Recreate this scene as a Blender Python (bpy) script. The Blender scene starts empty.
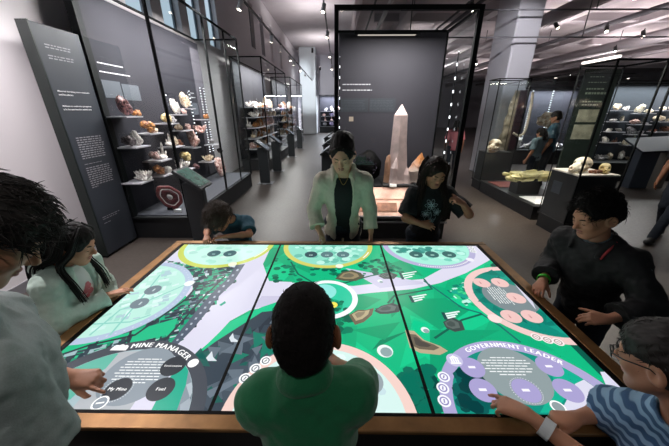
import bpy, bmesh, math, random
import numpy as np
from mathutils import Vector, Matrix

random.seed(7)
rng = np.random.default_rng(11)
SC = bpy.context.scene
COL = SC.collection
PI = math.pi

# ------------------------------------------------------------------ camera model (used to read positions on known real planes)
FPX, PITCH, YAW = 278.0, math.radians(22), math.radians(0.65)
CAMP = np.array([0, 0, 1.8])
CF = np.array([-math.sin(YAW) * math.cos(PITCH), math.cos(YAW) * math.cos(PITCH), -math.sin(PITCH)])
CR = np.array([math.cos(YAW), math.sin(YAW), 0.0])
CU = np.cross(CR, CF)
def _ray(x, y): return CF + CR * (x - 334.5) / FPX + CU * (223 - y) / FPX
def atz(x, y, z): d = _ray(x, y); return CAMP + d * (z - CAMP[2]) / d[2]
def atx(x, y, X): d = _ray(x, y); return CAMP + d * X / d[0]
def aty(x, y, Y): d = _ray(x, y); return CAMP + d * Y / d[1]

# ------------------------------------------------------------------ materials
MATS = {}
def srgb(c):
    if isinstance(c, str):
        c = [int(c[i:i + 2], 16) / 255 for i in (0, 2, 4)]
    return tuple((v / 12.92 if v <= .04045 else ((v + .055) / 1.055) ** 2.4) for v in c)
def mat(name, color, rough=.6, metal=0, emit=0, ecolor=None, noise=0, nscale=8, spec=.5, bump=0, bscale=60, trans=0, sheen=0, sss=0):
    if name in MATS: return MATS[name]
    m = bpy.data.materials.new(name); m.use_nodes = True
    nt = m.node_tree; b = nt.nodes['Principled BSDF']
    c = srgb(color)
    b.inputs['Base Color'].default_value = (*c, 1)
    b.inputs['Roughness'].default_value = rough
    b.inputs['Metallic'].default_value = metal
    b.inputs['Specular IOR Level'].default_value = spec
    if trans: b.inputs['Transmission Weight'].default_value = trans
    if sheen: b.inputs['Sheen Weight'].default_value = sheen
    if emit:
        b.inputs['Emission Color'].default_value = (*srgb(ecolor or color), 1)
        b.inputs['Emission Strength'].default_value = emit
    tc = None
    if noise or bump:
        tc = nt.nodes.new('ShaderNodeTexCoord')
    if noise:
        n = nt.nodes.new('ShaderNodeTexNoise'); n.inputs['Scale'].default_value = nscale; n.inputs['Detail'].default_value = 6
        nt.links.new(tc.outputs['Object'], n.inputs['Vector'])
        r = nt.nodes.new('ShaderNodeValToRGB')
        r.color_ramp.elements[0].position = .3; r.color_ramp.elements[1].position = .7
        r.color_ramp.elements[0].color = (*[max(0, v * (1 - noise)) for v in c], 1)
        r.color_ramp.elements[1].color = (*[min(1, v * (1 + noise)) for v in c], 1)
        nt.links.new(n.outputs['Fac'], r.inputs['Fac']); nt.links.new(r.outputs['Color'], b.inputs['Base Color'])
    if bump:
        n2 = nt.nodes.new('ShaderNodeTexNoise'); n2.inputs['Scale'].default_value = bscale; n2.inputs['Detail'].default_value = 4
        nt.links.new(tc.outputs['Object'], n2.inputs['Vector'])
        bp = nt.nodes.new('ShaderNodeBump'); bp.inputs['Strength'].default_value = bump; bp.inputs['Distance'].default_value = .01
        nt.links.new(n2.outputs['Fac'], bp.inputs['Height']); nt.links.new(bp.outputs['Normal'], b.inputs['Normal'])
    MATS[name] = m
    return m
def emat(name, color, strength=1.0):
    if name in MATS: return MATS[name]
    m = bpy.data.materials.new(name); m.use_nodes = True
    nt = m.node_tree; nt.nodes.clear()
    o = nt.nodes.new('ShaderNodeOutputMaterial'); e = nt.nodes.new('ShaderNodeEmission')
    e.inputs['Color'].default_value = (*srgb(color), 1); e.inputs['Strength'].default_value = strength
    nt.links.new(e.outputs[0], o.inputs[0]); MATS[name] = m
    return m
def glass_mat(name, tint=(.95, .97, .97), refl=.07, rough=.0):
    if name in MATS: return MATS[name]
    m = bpy.data.materials.new(name); m.use_nodes = True
    nt = m.node_tree; nt.nodes.clear()
    o = nt.nodes.new('ShaderNodeOutputMaterial'); mx = nt.nodes.new('ShaderNodeMixShader')
    t = nt.nodes.new('ShaderNodeBsdfTransparent'); t.inputs['Color'].default_value = (*tint, 1)
    g = nt.nodes.new('ShaderNodeBsdfGlossy'); g.inputs['Roughness'].default_value = rough
    lw = nt.nodes.new('ShaderNodeFresnel'); lw.inputs['IOR'].default_value = 1.35
    mm = nt.nodes.new('ShaderNodeMath'); mm.operation = 'MULTIPLY_ADD'; mm.inputs[1].default_value = .8; mm.inputs[2].default_value = refl * .2; mm.use_clamp = True
    gm = nt.nodes.new('ShaderNodeNewGeometry'); fb = nt.nodes.new('ShaderNodeMath'); fb.operation = 'SUBTRACT'; fb.inputs[0].default_value = 1; nt.links.new(gm.outputs['Backfacing'], fb.inputs[1])
    m2 = nt.nodes.new('ShaderNodeMath'); m2.operation = 'MULTIPLY'   # one reflection per pane, on its outer skin
    nt.links.new(lw.outputs[0], mm.inputs[0]); nt.links.new(mm.outputs[0], m2.inputs[0]); nt.links.new(fb.outputs[0], m2.inputs[1]); nt.links.new(m2.outputs[0], mx.inputs[0])
    nt.links.new(t.outputs[0], mx.inputs[1]); nt.links.new(g.outputs[0], mx.inputs[2]); nt.links.new(mx.outputs[0], o.inputs[0])
    MATS[name] = m
    return m

# ------------------------------------------------------------------ objects
def tag(o, label=None, cat=None, group=None, kind=None):
    if label: o['label'] = label
    if cat: o['category'] = cat
    if group: o['group'] = group
    if kind: o['kind'] = kind
    return o
def empty(name, loc=(0, 0, 0), label=None, cat=None, group=None):
    o = bpy.data.objects.new(name, None); COL.objects.link(o); o.location = loc
    o.empty_display_size = .1
    tag(o, label, cat, group)
    return o
def link(name, me, parent=None):
    o = bpy.data.objects.new(name, me); COL.objects.link(o)
    if parent is not None:
        o.parent = parent
        l = parent
        off = Vector((0, 0, 0))
        while l is not None:
            off += l.location; l = l.parent
        o.location = -off          # mesh data is written in world coordinates
    return o
def pydata(name, V, Fc, mats, parent=None, fm=None, smooth=False):
    me = bpy.data.meshes.new(name)
    me.from_pydata([tuple(map(float, v)) for v in V], [], [tuple(int(i) for i in f) for f in Fc])
    for m in (mats if isinstance(mats, (list, tuple)) else [mats]): me.materials.append(m)
    if fm is not None: me.polygons.foreach_set('material_index', np.asarray(fm, dtype=np.int32))
    if smooth: me.polygons.foreach_set('use_smooth', np.ones(len(me.polygons), dtype=bool))
    me.update()
    return link(name, me, parent)
class MB:
    """collects boxes, bars, tubes and prisms of one part"""
    def __init__(s): s.v = []; s.f = []; s.m = []; s.cur = 0
    def add(s, V, F):
        n = len(s.v); s.v += [tuple(map(float, v)) for v in V]
        s.f += [tuple(i + n for i in f) for f in F]; s.m += [s.cur] * len(F); return s
    def box(s, a, b, bev=0):
        (x0, y0, z0), (x1, y1, z1) = [min(p, q) for p, q in zip(a, b)], [max(p, q) for p, q in zip(a, b)]
        if bev:
            bev = min(bev, (x1 - x0) * .45, (y1 - y0) * .45, (z1 - z0) * .45)
            c = bev
            ring = lambda z, i: [(x0 + i, y0 + i + 0, z), (x1 - i, y0 + i, z), (x1 - i, y1 - i, z), (x0 + i, y1 - i, z)]
            def oct_(z, i):
                return [(x0 + c + i * 0, y0 + i, z), (x1 - c, y0 + i, z), (x1 - i, y0 + c, z), (x1 - i, y1 - c, z), (x1 - c, y1 - i, z), (x0 + c, y1 - i, z), (x0 + i, y1 - c, z), (x0 + i, y0 + c, z)]
            R = [oct_(z0, c), oct_(z0 + c, 0), oct_(z1 - c, 0), oct_(z1, c)]
            V = sum(R, []); F = [tuple(range(7, -1, -1)), tuple(range(24, 32))]
            for k in range(3):
                for j in range(8):
                    a_, b_ = k * 8 + j, k * 8 + (j + 1) % 8
                    F.append((a_, b_, b_ + 8, a_ + 8))
            return s.add(V, F)
        V = [(x, y, z) for z in (z0, z1) for x, y in ((x0, y0), (x1, y0), (x1, y1), (x0, y1))]
        return s.add(V, [(3, 2, 1, 0), (4, 5, 6, 7), (0, 1, 5, 4), (1, 2, 6, 5), (2, 3, 7, 6), (3, 0, 4, 7)])
    def tube(s, pts, rad, n=8, caps=True):
        P = np.array(pts, float); m = len(P)
        r = np.full(m, rad) if np.isscalar(rad) else np.array(rad, float)
        T = np.gradient(P, axis=0); T /= np.linalg.norm(T, axis=1)[:, None] + 1e-9
        up = np.array([0, 0, 1.0]) if abs(T[0][2]) < .9 else np.array([1.0, 0, 0])
        V = []
        for i in range(m):
            a = np.cross(T[i], up); a /= np.linalg.norm(a) + 1e-9; b = np.cross(a, T[i]); up = b
            for k in range(n):
                t = 2 * PI * k / n
                V.append(P[i] + r[i] * (a * math.cos(t) + b * math.sin(t)))
        F = [(i * n + k, i * n + (k + 1) % n, (i + 1) * n + (k + 1) % n, (i + 1) * n + k) for i in range(m - 1) for k in range(n)]
        if caps: F += [tuple(range(n - 1, -1, -1)), tuple(range((m - 1) * n, m * n))]
        return s.add(V, F)
    def prism(s, poly, z0, z1):
        n = len(poly)
        V = [(x, y, z0) for x, y in poly] + [(x, y, z1) for x, y in poly]
        F = [tuple(range(n - 1, -1, -1)), tuple(range(n, 2 * n))] + [(i, (i + 1) % n, n + (i + 1) % n, n + i) for i in range(n)]
        return s.add(V, F)
    def ngon(s, pts): return s.add(pts, [tuple(range(len(pts)))])
    def xf(s, M):
        s.v = [tuple(M @ Vector(v)) for v in s.v]; return s
    def build(s, name, mats, parent=None, smooth=False):
        return pydata(name, s.v, s.f, mats, parent, s.m, smooth)
def catmull(pts, n=6):
    P = [np.array(p, float) for p in pts]; P = [2 * P[0] - P[1]] + P + [2 * P[-1] - P[-2]]
    out = []
    for i in range(1, len(P) - 2):
        for k in range(n):
            t = k / n
            out.append(.5 * (2 * P[i] + (P[i + 1] - P[i - 1]) * t + (2 * P[i - 1] - 5 * P[i] + 4 * P[i + 1] - P[i + 2]) * t * t + (3 * P[i] - P[i - 1] - 3 * P[i + 1] + P[i + 2]) * t ** 3))
    out.append(P[-2]); return out
_LAT = rng.random((32, 32, 32)).astype(np.float32) * 2 - 1
def vnoise(P, scale=1.0, seed=0):
    Q = np.asarray(P) * scale + seed * 7.31
    i = np.floor(Q).astype(int); f = Q - i; f = f * f * (3 - 2 * f)
    r = 0
    for dx in (0, 1):
        for dy in (0, 1):
            for dz in (0, 1):
                w = (f[..., 0] if dx else 1 - f[..., 0]) * (f[..., 1] if dy else 1 - f[..., 1]) * (f[..., 2] if dz else 1 - f[..., 2])
                r = r + w * _LAT[(i[..., 0] + dx) % 32, (i[..., 1] + dy) % 32, (i[..., 2] + dz) % 32]
    return r
# ------------------------------------------------------------------ lettering as real meshes
_GLY = {}
def glyph(ch):
    if ch not in _GLY:
        c = bpy.data.curves.new('t', 'FONT'); c.body = ch; c.size = 1; c.resolution_u = 2
        o = bpy.data.objects.new('t', c); COL.objects.link(o)
        dg = bpy.context.evaluated_depsgraph_get(); ev = o.evaluated_get(dg); me = ev.to_mesh()
        V = [tuple(v.co) for v in me.vertices]; Fc = [tuple(p.vertices) for p in me.polygons]
        ev.to_mesh_clear(); bpy.data.objects.remove(o); bpy.data.curves.remove(c)
        w = max([v[0] for v in V], default=.25) + .06
        _GLY[ch] = (V, Fc, w)
    return _GLY[ch]
def twidth(t, size, bold=0): return sum((glyph(c)[2] + bold) if c != ' ' else .3 for c in t) * size
def text_on(mb, t, size, org, ux, uy, off=(0, 0, 0), center=False, bold=.0):
    """flat letters in the plane (ux, uy) from org"""
    org, ux, uy, off = [np.array(q, float) for q in (org, ux, uy, off)]
    x = -twidth(t, size, bold) / 2 if center else 0
    for c in t:
        if c == ' ': x += .3 * size; continue
        V, Fc, w = glyph(c)
        for dx in ((0,) if not bold else (0, bold * .5, bold)):
            mb.add([org + off + ux * (x + (v[0] + dx) * size) + uy * v[1] * size for v in V], Fc)
        x += (w + bold) * size
# ------------------------------------------------------------------ smooth bodies from blended solids
def nrm(v): v = np.asarray(v, float); return v / (np.linalg.norm(v) + 1e-12)
def A(v): return np.asarray(v, float)
class Field:
    def __init__(s, lo, hi, h):
        s.lo = A(lo) - 3 * h; s.h = h
        s.n = np.ceil((A(hi) + 3 * h - s.lo) / h).astype(int) + 1
        s.a = np.full(s.n, .5, np.float32)
    def _win(s, lo, hi, k):
        m = k + 3 * s.h
        i0 = np.clip(np.floor((A(lo) - m - s.lo) / s.h).astype(int), 0, s.n - 1)
        i1 = np.clip(np.ceil((A(hi) + m - s.lo) / s.h).astype(int) + 1, 1, s.n)
        if (i1 <= i0).any(): return None, None
        sl = tuple(slice(a, b) for a, b in zip(i0, i1))
        g = [(s.lo[d] + s.h * np.arange(i0[d], i1[d])).astype(np.float32) for d in range(3)]
        return sl, np.stack(np.meshgrid(*g, indexing='ij'), -1)
    def put(s, fn, lo, hi, k=.0, sub=False):
        sl, P = s._win(lo, hi, k)
        if sl is None: return
        d = fn(P).astype(np.float32); a = s.a[sl]
        if sub: s.a[sl] = -smin(-a, d, k)
        else: s.a[sl] = smin(a, d, k)
    def cap(s, a, b, ra, rb=None, k=.02, sub=False, cut=None):
        a, b = A(a), A(b); rb = ra if rb is None else rb; R = max(ra, rb)
        fn = lambda P: capd(P, a, b, ra, rb)
        if cut is not None:   # flat end at b
            u = nrm(b - a)
            fn = lambda P: np.maximum(capd(P, a, b, ra, rb), (P - b.astype(np.float32)) @ u.astype(np.float32) - cut)
        s.put(fn, np.minimum(a, b) - R, np.maximum(a, b) + R, k, sub)
    def ell(s, c, r, M=None, k=.02, sub=False):
        c, r = A(c), A(r); M = np.eye(3) if M is None else A(M); R = r.max()
        s.put(lambda P: elld((P - c.astype(np.float32)) @ M.T.astype(np.float32), r), c - R, c + R, k, sub)
    def cutplane(s, o, n):   # remove everything on the n side of o
        o, n = A(o), nrm(n)
        g = [(s.lo[d] + s.h * np.arange(s.n[d])).astype(np.float32) for d in range(3)]
        d = ((g[0] - o[0]) * n[0])[:, None, None] + ((g[1] - o[1]) * n[1])[None, :, None] + ((g[2] - o[2]) * n[2])[None, None, :]
        s.a = np.maximum(s.a, d.astype(np.float32))
    def mesh(s):
        a = s.a; S = a < 0
        n0, n1, n2 = a.shape
        c = S[:-1, :-1, :-1].astype(np.int8)
        cnt = np.zeros((n0 - 1, n1 - 1, n2 - 1), np.int8)
        for dx in (0, 1):
            for dy in (0, 1):
                for dz in (0, 1): cnt += S[dx:n0 - 1 + dx, dy:n1 - 1 + dy, dz:n2 - 1 + dz]
        act = np.argwhere((cnt > 0) & (cnt < 8))
        idx = np.full((n0 - 1, n1 - 1, n2 - 1), -1, np.int32); idx[tuple(act.T)] = np.arange(len(act))
        acc = np.zeros((len(act), 3)); w = np.zeros(len(act))
        cor = [(x, y, z) for x in (0, 1) for y in (0, 1) for z in (0, 1)]
        for p in cor:
            for d in range(3):
                if p[d]: continue
                q = list(p); q[d] = 1
                va = a[tuple((act + p).T)]; vb = a[tuple((act + q).T)]
                m = (va < 0) != (vb < 0)
                t = np.where(m, va / np.where(m, va - vb, 1), 0)
                pos = np.tile(np.array(p, float), (len(act), 1)); pos[:, d] += t
                acc[m] += pos[m]; w[m] += 1
        V = s.lo + s.h * (act + acc / w[:, None])
        Q = []
        for d in range(3):
            e1, e2 = [(1, 2), (2, 0), (0, 1)][d]
            sa = [slice(None)] * 3; sb = [slice(None)] * 3
            sa[d] = slice(0, -1); sb[d] = slice(1, None)
            A0, B0 = S[tuple(sa)], S[tuple(sb)]
            ed = np.argwhere(A0 != B0)
            ed = ed[(ed[:, e1] > 0) & (ed[:, e2] > 0) & (ed[:, e1] < a.shape[e1] - 1) & (ed[:, e2] < a.shape[e2] - 1)]
            fl = A0[tuple(ed.T)]
            def cell(o1, o2):
                q = ed.copy(); q[:, e1] -= o1; q[:, e2] -= o2; return idx[tuple(q.T)]
            q = np.stack([cell(1, 1), cell(0, 1), cell(0, 0), cell(1, 0)], 1)
            q[~fl] = q[~fl][:, ::-1]
            Q.append(q)
        return V, np.concatenate(Q)
def smin(a, b, k):
    if k <= 0: return np.minimum(a, b)
    h = np.clip(.5 + .5 * (b - a) / k, 0, 1)
    return b + (a - b) * h - k * h * (1 - h)
def smax(a, b, k): return -smin(-a, -b, k)
def capd(P, a, b, ra, rb):
    a = a.astype(np.float32); ab = (b - a).astype(np.float32); L = float(ab @ ab) + 1e-12
    t = np.clip(((P - a) @ ab) / L, 0, 1)
    return np.linalg.norm(P - a - t[..., None] * ab, axis=-1) - (ra + (rb - ra) * t)
def elld(q, r):
    r = np.asarray(r, np.float32)
    k0 = np.linalg.norm(q / r, axis=-1); k1 = np.linalg.norm(q / (r * r), axis=-1)
    return k0 * (k0 - 1) / (k1 + 1e-6)
def sph(q, c, r): return np.linalg.norm(q - np.asarray(c, np.float32), axis=-1) - r
def np_mesh(name, V, Q, mats, parent=None, fm=None):
    me = bpy.data.meshes.new(name)
    nv, nf = len(V), len(Q)
    me.vertices.add(nv); me.vertices.foreach_set('co', np.ascontiguousarray(V, np.float32).ravel())
    me.loops.add(nf * 4); me.loops.foreach_set('vertex_index', np.ascontiguousarray(Q, np.int32).ravel())
    me.polygons.add(nf); me.polygons.foreach_set('loop_start', np.arange(0, nf * 4, 4, dtype=np.int32))
    me.polygons.foreach_set('use_smooth', np.ones(nf, bool))
    for m in (mats if isinstance(mats, (list, tuple)) else [mats]): me.materials.append(m)
    if fm is not None: me.polygons.foreach_set('material_index', np.asarray(fm, np.int32))
    me.update(calc_edges=True); me.validate()
    return link(name, me, parent)
def relax(V, Q, it=2):
    for _ in range(it):
        acc = np.zeros_like(V); w = np.zeros(len(V))
        for k in range(4):
            for j in (1, 3):
                np.add.at(acc, Q[:, k], V[Q[:, (k + j) % 4]]); np.add.at(w, Q[:, k], 1)
        V = V * .5 + .5 * acc / np.maximum(w, 1)[:, None]
    return V
def vnormals(V, Q):
    n = np.cross(V[Q[:, 2]] - V[Q[:, 0]], V[Q[:, 3]] - V[Q[:, 1]])
    N = np.zeros_like(V)
    for k in range(4): np.add.at(N, Q[:, k], n)
    return N / (np.linalg.norm(N, axis=1)[:, None] + 1e-12)
mat('skin_tan', 'B98265', .5, noise=.06, nscale=30); mat('skin_brown', '8A5A3E', .5, noise=.06, nscale=30); mat('skin_fair', 'CF9F83', .5, noise=.05, nscale=30)
mat('lips', '9A5A52', .45)
mat('hair_black', '120E0D', .62, noise=.4, nscale=120, spec=.25); mat('hair_crop', '14100F', .8, noise=.4, nscale=160, spec=.15)
mat('hair_brown', '3A271B', .45, noise=.35, nscale=120); mat('hair_deep', '23150F', .6, noise=.4, nscale=120, spec=.3); mat('hair_dark', '1A120F', .6, noise=.4, nscale=120)
mat('cloth_green', '0F6B42', .85, noise=.10, nscale=300, bump=.25, bscale=500, sheen=.2)
mat('cloth_grey', '8E9896', .85, noise=.08, nscale=250, bump=.2, bscale=500)
mat('cloth_mint', 'B9CCC0', .85, noise=.05, nscale=100, bump=.1, bscale=400)
mat('cloth_white', 'D8D8D6', .8); mat('cloth_khaki', 'C9C6B4', .85, noise=.07, nscale=120, bump=.15, bscale=300)
mat('cloth_black', '0F1014', .8, noise=.2, nscale=60); mat('cloth_jacket', '090A0D', .75, noise=.25, nscale=40)
mat('cloth_teal', '2E5668', .85, noise=.1, nscale=150); mat('cloth_slate', '6B7F88', .85, noise=.08, nscale=150)
mat('denim', '1E2632', .85, noise=.2, nscale=80); mat('shoe_black', '16161A', .5)
mat('band_green', '3FBF2A', .5); mat('band_white', 'D9DEE0', .5); mat('band_blue', '6FA0C0', .5)
mat('red', 'B8393C', .6); mat('pink', 'C9707A', .7); mat('gold', 'C9A25A', .3, 1)
# ------------------------------------------------------------------ people
def frame(f, u):
    f = nrm(f); r = nrm(np.cross(f, u)); u = np.cross(r, f)
    return r, f, u
def head_sdf(q, ears=True, female=False):
    X, Y, Z = q[..., 0], q[..., 1], q[..., 2]
    m = q.copy(); m[..., 0] = np.abs(X)
    d = elld(q, (0, 0, 0)) if False else elld(q - np.float32([0, -.012, .03]), (.074, .094, .085))
    d = smin(d, elld(q - np.float32([0, .026, -.032]), (.060, .062, .078)), .04)
    d = smin(d, capd(m, A((.056, .0, -.05)), A((.022, .064, -.094)), .014, .014), .035)
    d = smin(d, elld(q - np.float32([0, .066, -.094]), (.022, .02, .018)), .025)
    d = smin(d, elld(m - np.float32([.037, .058, -.028]), (.023, .022, .02)), .02)
    d = smin(d, capd(m, A((0, .083, .018)), A((.040, .072, .020)), .009, .008), .014)
    d = smax(d, -sph(m, (.031, .103, .0), .019), .014)
    d = smin(d, sph(m, (.031, .0735, -.001), .0145), .004)
    d = smin(d, capd(q, A((0, .085, .008)), A((0, .106, -.026)), .0065, .0115), .010)
    d = smin(d, sph(m, (.011, .094, -.031), .0075), .006)
    d = smin(d, elld(q - np.float32([0, .0865, -.0535]), (.021, .010, .0055)), .004)
    d = smin(d, elld(q - np.float32([0, .0855, -.0655]), (.018, .011, .0068)), .004)
    if ears:
        mx_ = m.copy(); mx_[..., 0] = m[..., 0] + .35 * m[..., 1]   # ears stand off the head towards the back
        e = elld(mx_ - np.float32([.079, -.012, -.010]), (.009, .022, .032))
        e = smax(e, -elld(mx_ - np.float32([.088, -.008, -.008]), (.008, .012, .020)), .005)
        d = smin(d, e, .008)
    return d
FING = [(.070, -.012, 1.0), (.079, .0, 1.05), (.073, .004, 1.0), (.056, -.008, .9)]
def add_hand(F, wr, fwd, pal, right, s, curls, spread=.12, thumb=(.35, .3)):
    """palm, four fingers of unequal length with three bends each and a thumb off the side"""
    wr, f = A(wr), nrm(fwd); N = nrm(A(pal) - (A(pal) @ f) * f)
    T = np.cross(f, N) if right else np.cross(N, f)        # towards the thumb
    kn = []
    for i in range(4):
        off = (1.5 - i) * .0185
        kn.append(wr + (f * (.088 + FING[i][1]) + T * off) * s)
    for i in range(4):
        F.cap(wr + T * (1.5 - i) * .009 * s + f * .006 * s, kn[i], .0155 * s, .0125 * s, k=.012 * s)
    F.ell(wr + (f * .05 + T * .012 + N * .006) * s, np.array([.026, .036, .014]) * s, np.stack([T, f, N]), k=.012 * s)
    tips = []
    for i in range(4):
        L, _, rr = FING[i]
        ang = spread * (1.5 - i)
        d = nrm(f * math.cos(ang) + T * math.sin(ang)); p = kn[i]; r = .0088 * rr * s
        c = curls[i]; tot = 0
        for j, (fr, ca) in enumerate(((.45, .8), (.31, 1.0), (.24, .7))):
            tot += c * ca
            dd = d * math.cos(tot) + N * math.sin(tot)
            q = p + dd * L * fr * s * 1.02
            F.cap(p, q, r, r * .9, k=.003 * s if j else .008 * s); p = q; r *= .92
        tips.append(p)
    tb = wr + (f * .022 + T * .022 + N * .006) * s
    to, tc = thumb
    d0 = nrm(f * math.cos(.75 - to) + T * math.sin(.9 - to * .6) + N * .25)
    p1 = tb + d0 * .043 * s; F.cap(tb, p1, .0145 * s, .0115 * s, k=.012 * s)
    d1 = nrm(d0 + f * tc * .7 + N * tc * .5); p2 = p1 + d1 * .033 * s; F.cap(p1, p2, .0112 * s, .0098 * s, k=.004 * s)
    d2 = nrm(d1 + f * tc * .5 - T * tc * .3); p3 = p2 + d2 * .026 * s; F.cap(p2, p3, .0098 * s, .0078 * s, k=.003 * s)
    return tips
RELAX = [.28, .32, .36, .42]
POINT = [.08, 1.15, 1.25, 1.3]
FIST = [1.25, 1.3, 1.3, 1.3]
class Person:
    def __init__(P, name, label, J, s, hs, hf, hu=(0, 0, 1), h=.0045, skin='skin_tan', cat='person', ears=True, female=False, hands=None, group=None, legs=None, ground=0.0):
        P.J = {k: A(v) for k, v in J.items()}; J = P.J; P.s = s; P.hs = hs; P.h = h
        P.R = nrm(J['shR'] - J['shL']); P.mid = (J['shR'] + J['shL']) / 2
        P.U = nrm(J['neck'] - J['pelv']); P.Fw = nrm(np.cross(P.U, P.R)); P.U = np.cross(P.R, P.Fw)
        P.w = np.linalg.norm(J['shR'] - J['shL']) / 2
        fw = P.Fw.copy(); fw[2] = 0; P.fw = nrm(fw); P.rt = np.cross(P.fw, (0, 0, 1.0))
        J = P.J; J.setdefault('hipR', J['pelv'] + P.rt * .085 * s); J.setdefault('hipL', J['pelv'] - P.rt * .085 * s)
        lz = J['pelv'][2]
        for sd, sg in (('R', 1), ('L', -1)):
            hp = J['hip' + sd]
            foot = A((J['pelv'][0], J['pelv'][1], 0)) + P.rt * sg * .1 * s + A((0, 0, .075 * s + ground))
            if legs: foot = foot + P.fw * legs.get('foot' + sd, 0)
            J.setdefault('an' + sd, foot)
            J.setdefault('kn' + sd, (hp * .48 + J['an' + sd] * .52) + P.fw * .03 * s)
        P.hM = np.stack(frame(hf, hu)); P.hc = J['head']
        allp = np.array(list(J.values()))
        P.lo, P.hi = allp.min(0) - .2 * s, allp.max(0) + .2 * s; P.lo[2] = max(P.lo[2], ground - .01)
        P.root = empty(name, (J['pelv'][0], J['pelv'][1], ground), label, cat, group)
        F = Field(P.lo, P.hi, h)
        P.torso(F, 0); P.arms(F, 0); P.legsf(F, 0)
        hb = P.hc - P.hM[2] * .055 * hs - P.hM[1] * .02 * hs
        F.cap(J['neck'], hb, .050 * s * (.92 if female else 1), .05 * hs * (.88 if female else .98), k=.03)
        hM32 = P.hM.T.astype(np.float32)
        F.put(lambda Q: head_sdf(((Q - P.hc.astype(np.float32)) @ hM32) / hs, ears) * hs, P.hc - .15 * hs, P.hc + .15 * hs, k=.012)
        P.tips = {}
        for sd in 'RL':
            hd = (hands or {}).get(sd)
            if hd is None: hd = dict(f=nrm(J['wr' + sd] - J['el' + sd]), n=-P.R if sd == 'R' else P.R, c=RELAX)
            hsz = s * hd.get('z', 1.0)
            P.tips[sd] = add_hand(F, J['wr' + sd], hd['f'], hd['n'], sd == 'R', hsz, hd['c'], hd.get('sp', .1), hd.get('t', (.35, .3)))
        V, Q = F.mesh(); V = relax(V, Q, 1)
        q = ((V - P.hc) @ P.hM.T) / hs
        lip = np.minimum(elld(q - A((0, .0865, -.0535)), (.021, .010, .0055)), elld(q - A((0, .0855, -.0655)), (.018, .011, .0068))) < .0012
        fm = lip[Q].all(1).astype(np.int32)
        P.body = np_mesh('body', V, Q, [MATS[skin], MATS['lips']], P.root, fm)
        P.face_details()
    def torso(P, F, inf, belly=1.0, k=.05):
        J, s, R, Fw, U = P.J, P.s, P.R, P.Fw, P.U
        M = np.stack([R, Fw, U])
        F.ell(P.mid - U * .115 * s + Fw * .006 * s, (P.w * .98 + inf, .108 * s + inf, .17 * s + inf), M, k)
        F.cap(J['shR'] - U * .01 * s, J['shL'] - U * .01 * s, .05 * s + inf, k=k)
        ab = J['pelv'] + (P.mid - J['pelv']) * .40
        F.ell(ab + Fw * .008 * s, (.128 * s * belly + inf, .098 * s * belly + inf, .17 * s + inf), M, k)
        F.ell(J['pelv'], (.15 * s * belly + inf, .112 * s * belly + inf, .125 * s + inf), M, k)
        for sd in 'RL':
            F.cap(J['neck'] - U * .005 * s, J['neck'] + (J['sh' + sd] - J['neck']) * .75, .045 * s + inf, .042 * s + inf, k=.04)
    def arms(P, F, inf, upto=2.0, k=.03, loose=0, only='RL'):
        J, s = P.J, P.s
        for sd in only:
            sh, el, wr = J['sh' + sd], J['el' + sd], J['wr' + sd]
            F.ell(sh, (.056 * s + inf,) * 3, None, k)
            if upto >= 1:
                F.cap(sh, el, .048 * s + inf, .037 * s + inf + loose * .5, k=k)
                e = el + (wr - el) * min(1, upto - 1)
                if upto > 1:
                    mid = el + (wr - el) * .3
                    F.cap(el, mid, .037 * s + inf, .038 * s + inf, k=.02)
                    if upto >= 2: F.cap(mid, wr, .038 * s + inf, .026 * s + inf + loose, k=.02)
                    else: F.cap(mid, e, .038 * s + inf, .033 * s + inf + loose, k=.02, cut=0)
            else:
                F.cap(sh, sh + (el - sh) * upto, .05 * s + inf, .05 * s + inf + loose, k=k, cut=0)
    def legsf(P, F, inf, feet=True, end=1.0):
        J, s = P.J, P.s
        for sd in 'RL':
            hp, kn, an = J['hip' + sd], J['kn' + sd], J['an' + sd]
            F.cap(hp, kn, .078 * s + inf, .05 * s + inf, k=.03)
            F.cap(kn, an, .05 * s + inf, .036 * s + inf, k=.02, cut=None)
            if feet: F.cap(an - A((0, 0, .035 * s)), an - A((0, 0, .045 * s)) + P.fw * .13 * s, .034 * s, .026 * s, k=.02)
    def finish(P, F, name, m, wr=.005, it=1, seed=0, fscale=1.0, fm=None, sc=1.0):
        V, Q = F.mesh(); V = relax(V, Q, it)
        if wr:
            N = vnormals(V, Q)
            d = vnoise(V * A((1, 1, .55)), 17 * fscale, seed) * wr + vnoise(V * A((1.2, 1, 1.2)), 41 * fscale, seed + 3) * wr * .45
            V = V + N * d[:, None]
        mi = fm(V, Q) if fm else None
        return np_mesh(name, V, Q, m, P.root, mi)
    def field(P, h=None): return Field(P.lo, P.hi, h or P.h)
    def top(P, name, m, inf=.012, sleeve=.6, hem=-.04, neck=.072, loose=.012, wr=.005, seed=0, openv=None, belly=1.0, fm=None, collar=0, extra=None, neckf=.02, necku=.045):
        """shirt, jacket or hoodie: follows the torso, ends at hem, neckline and cuffs"""
        F = P.field(); s, J = P.s, P.J
        P.torso(F, inf, belly); P.arms(F, inf, sleeve, loose=loose)
        if extra: extra(F)
        F.cutplane(J['pelv'] + P.U * hem * s, -P.U)
        if openv: openv(F)
        F.ell(J['neck'] + P.Fw * neckf * s + P.U * necku * s, (neck * s, neck * s, .07 * s), np.stack([P.R, P.Fw, P.U]), k=.006, sub=True)
        if collar:
            for sd in (1, -1):
                pts = [J['neck'] + P.U * .035 * s - P.Fw * .05 * s, J['neck'] + P.U * .03 * s + P.R * sd * .052 * s, J['neck'] - P.U * .005 * s + P.R * sd * .045 * s + P.Fw * .06 * s]
                for a_, b_ in zip(pts, pts[1:]): F.cap(a_, b_, collar * s, k=.01)
        return P.finish(F, name, m, wr, seed=seed, fm=fm)
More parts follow.
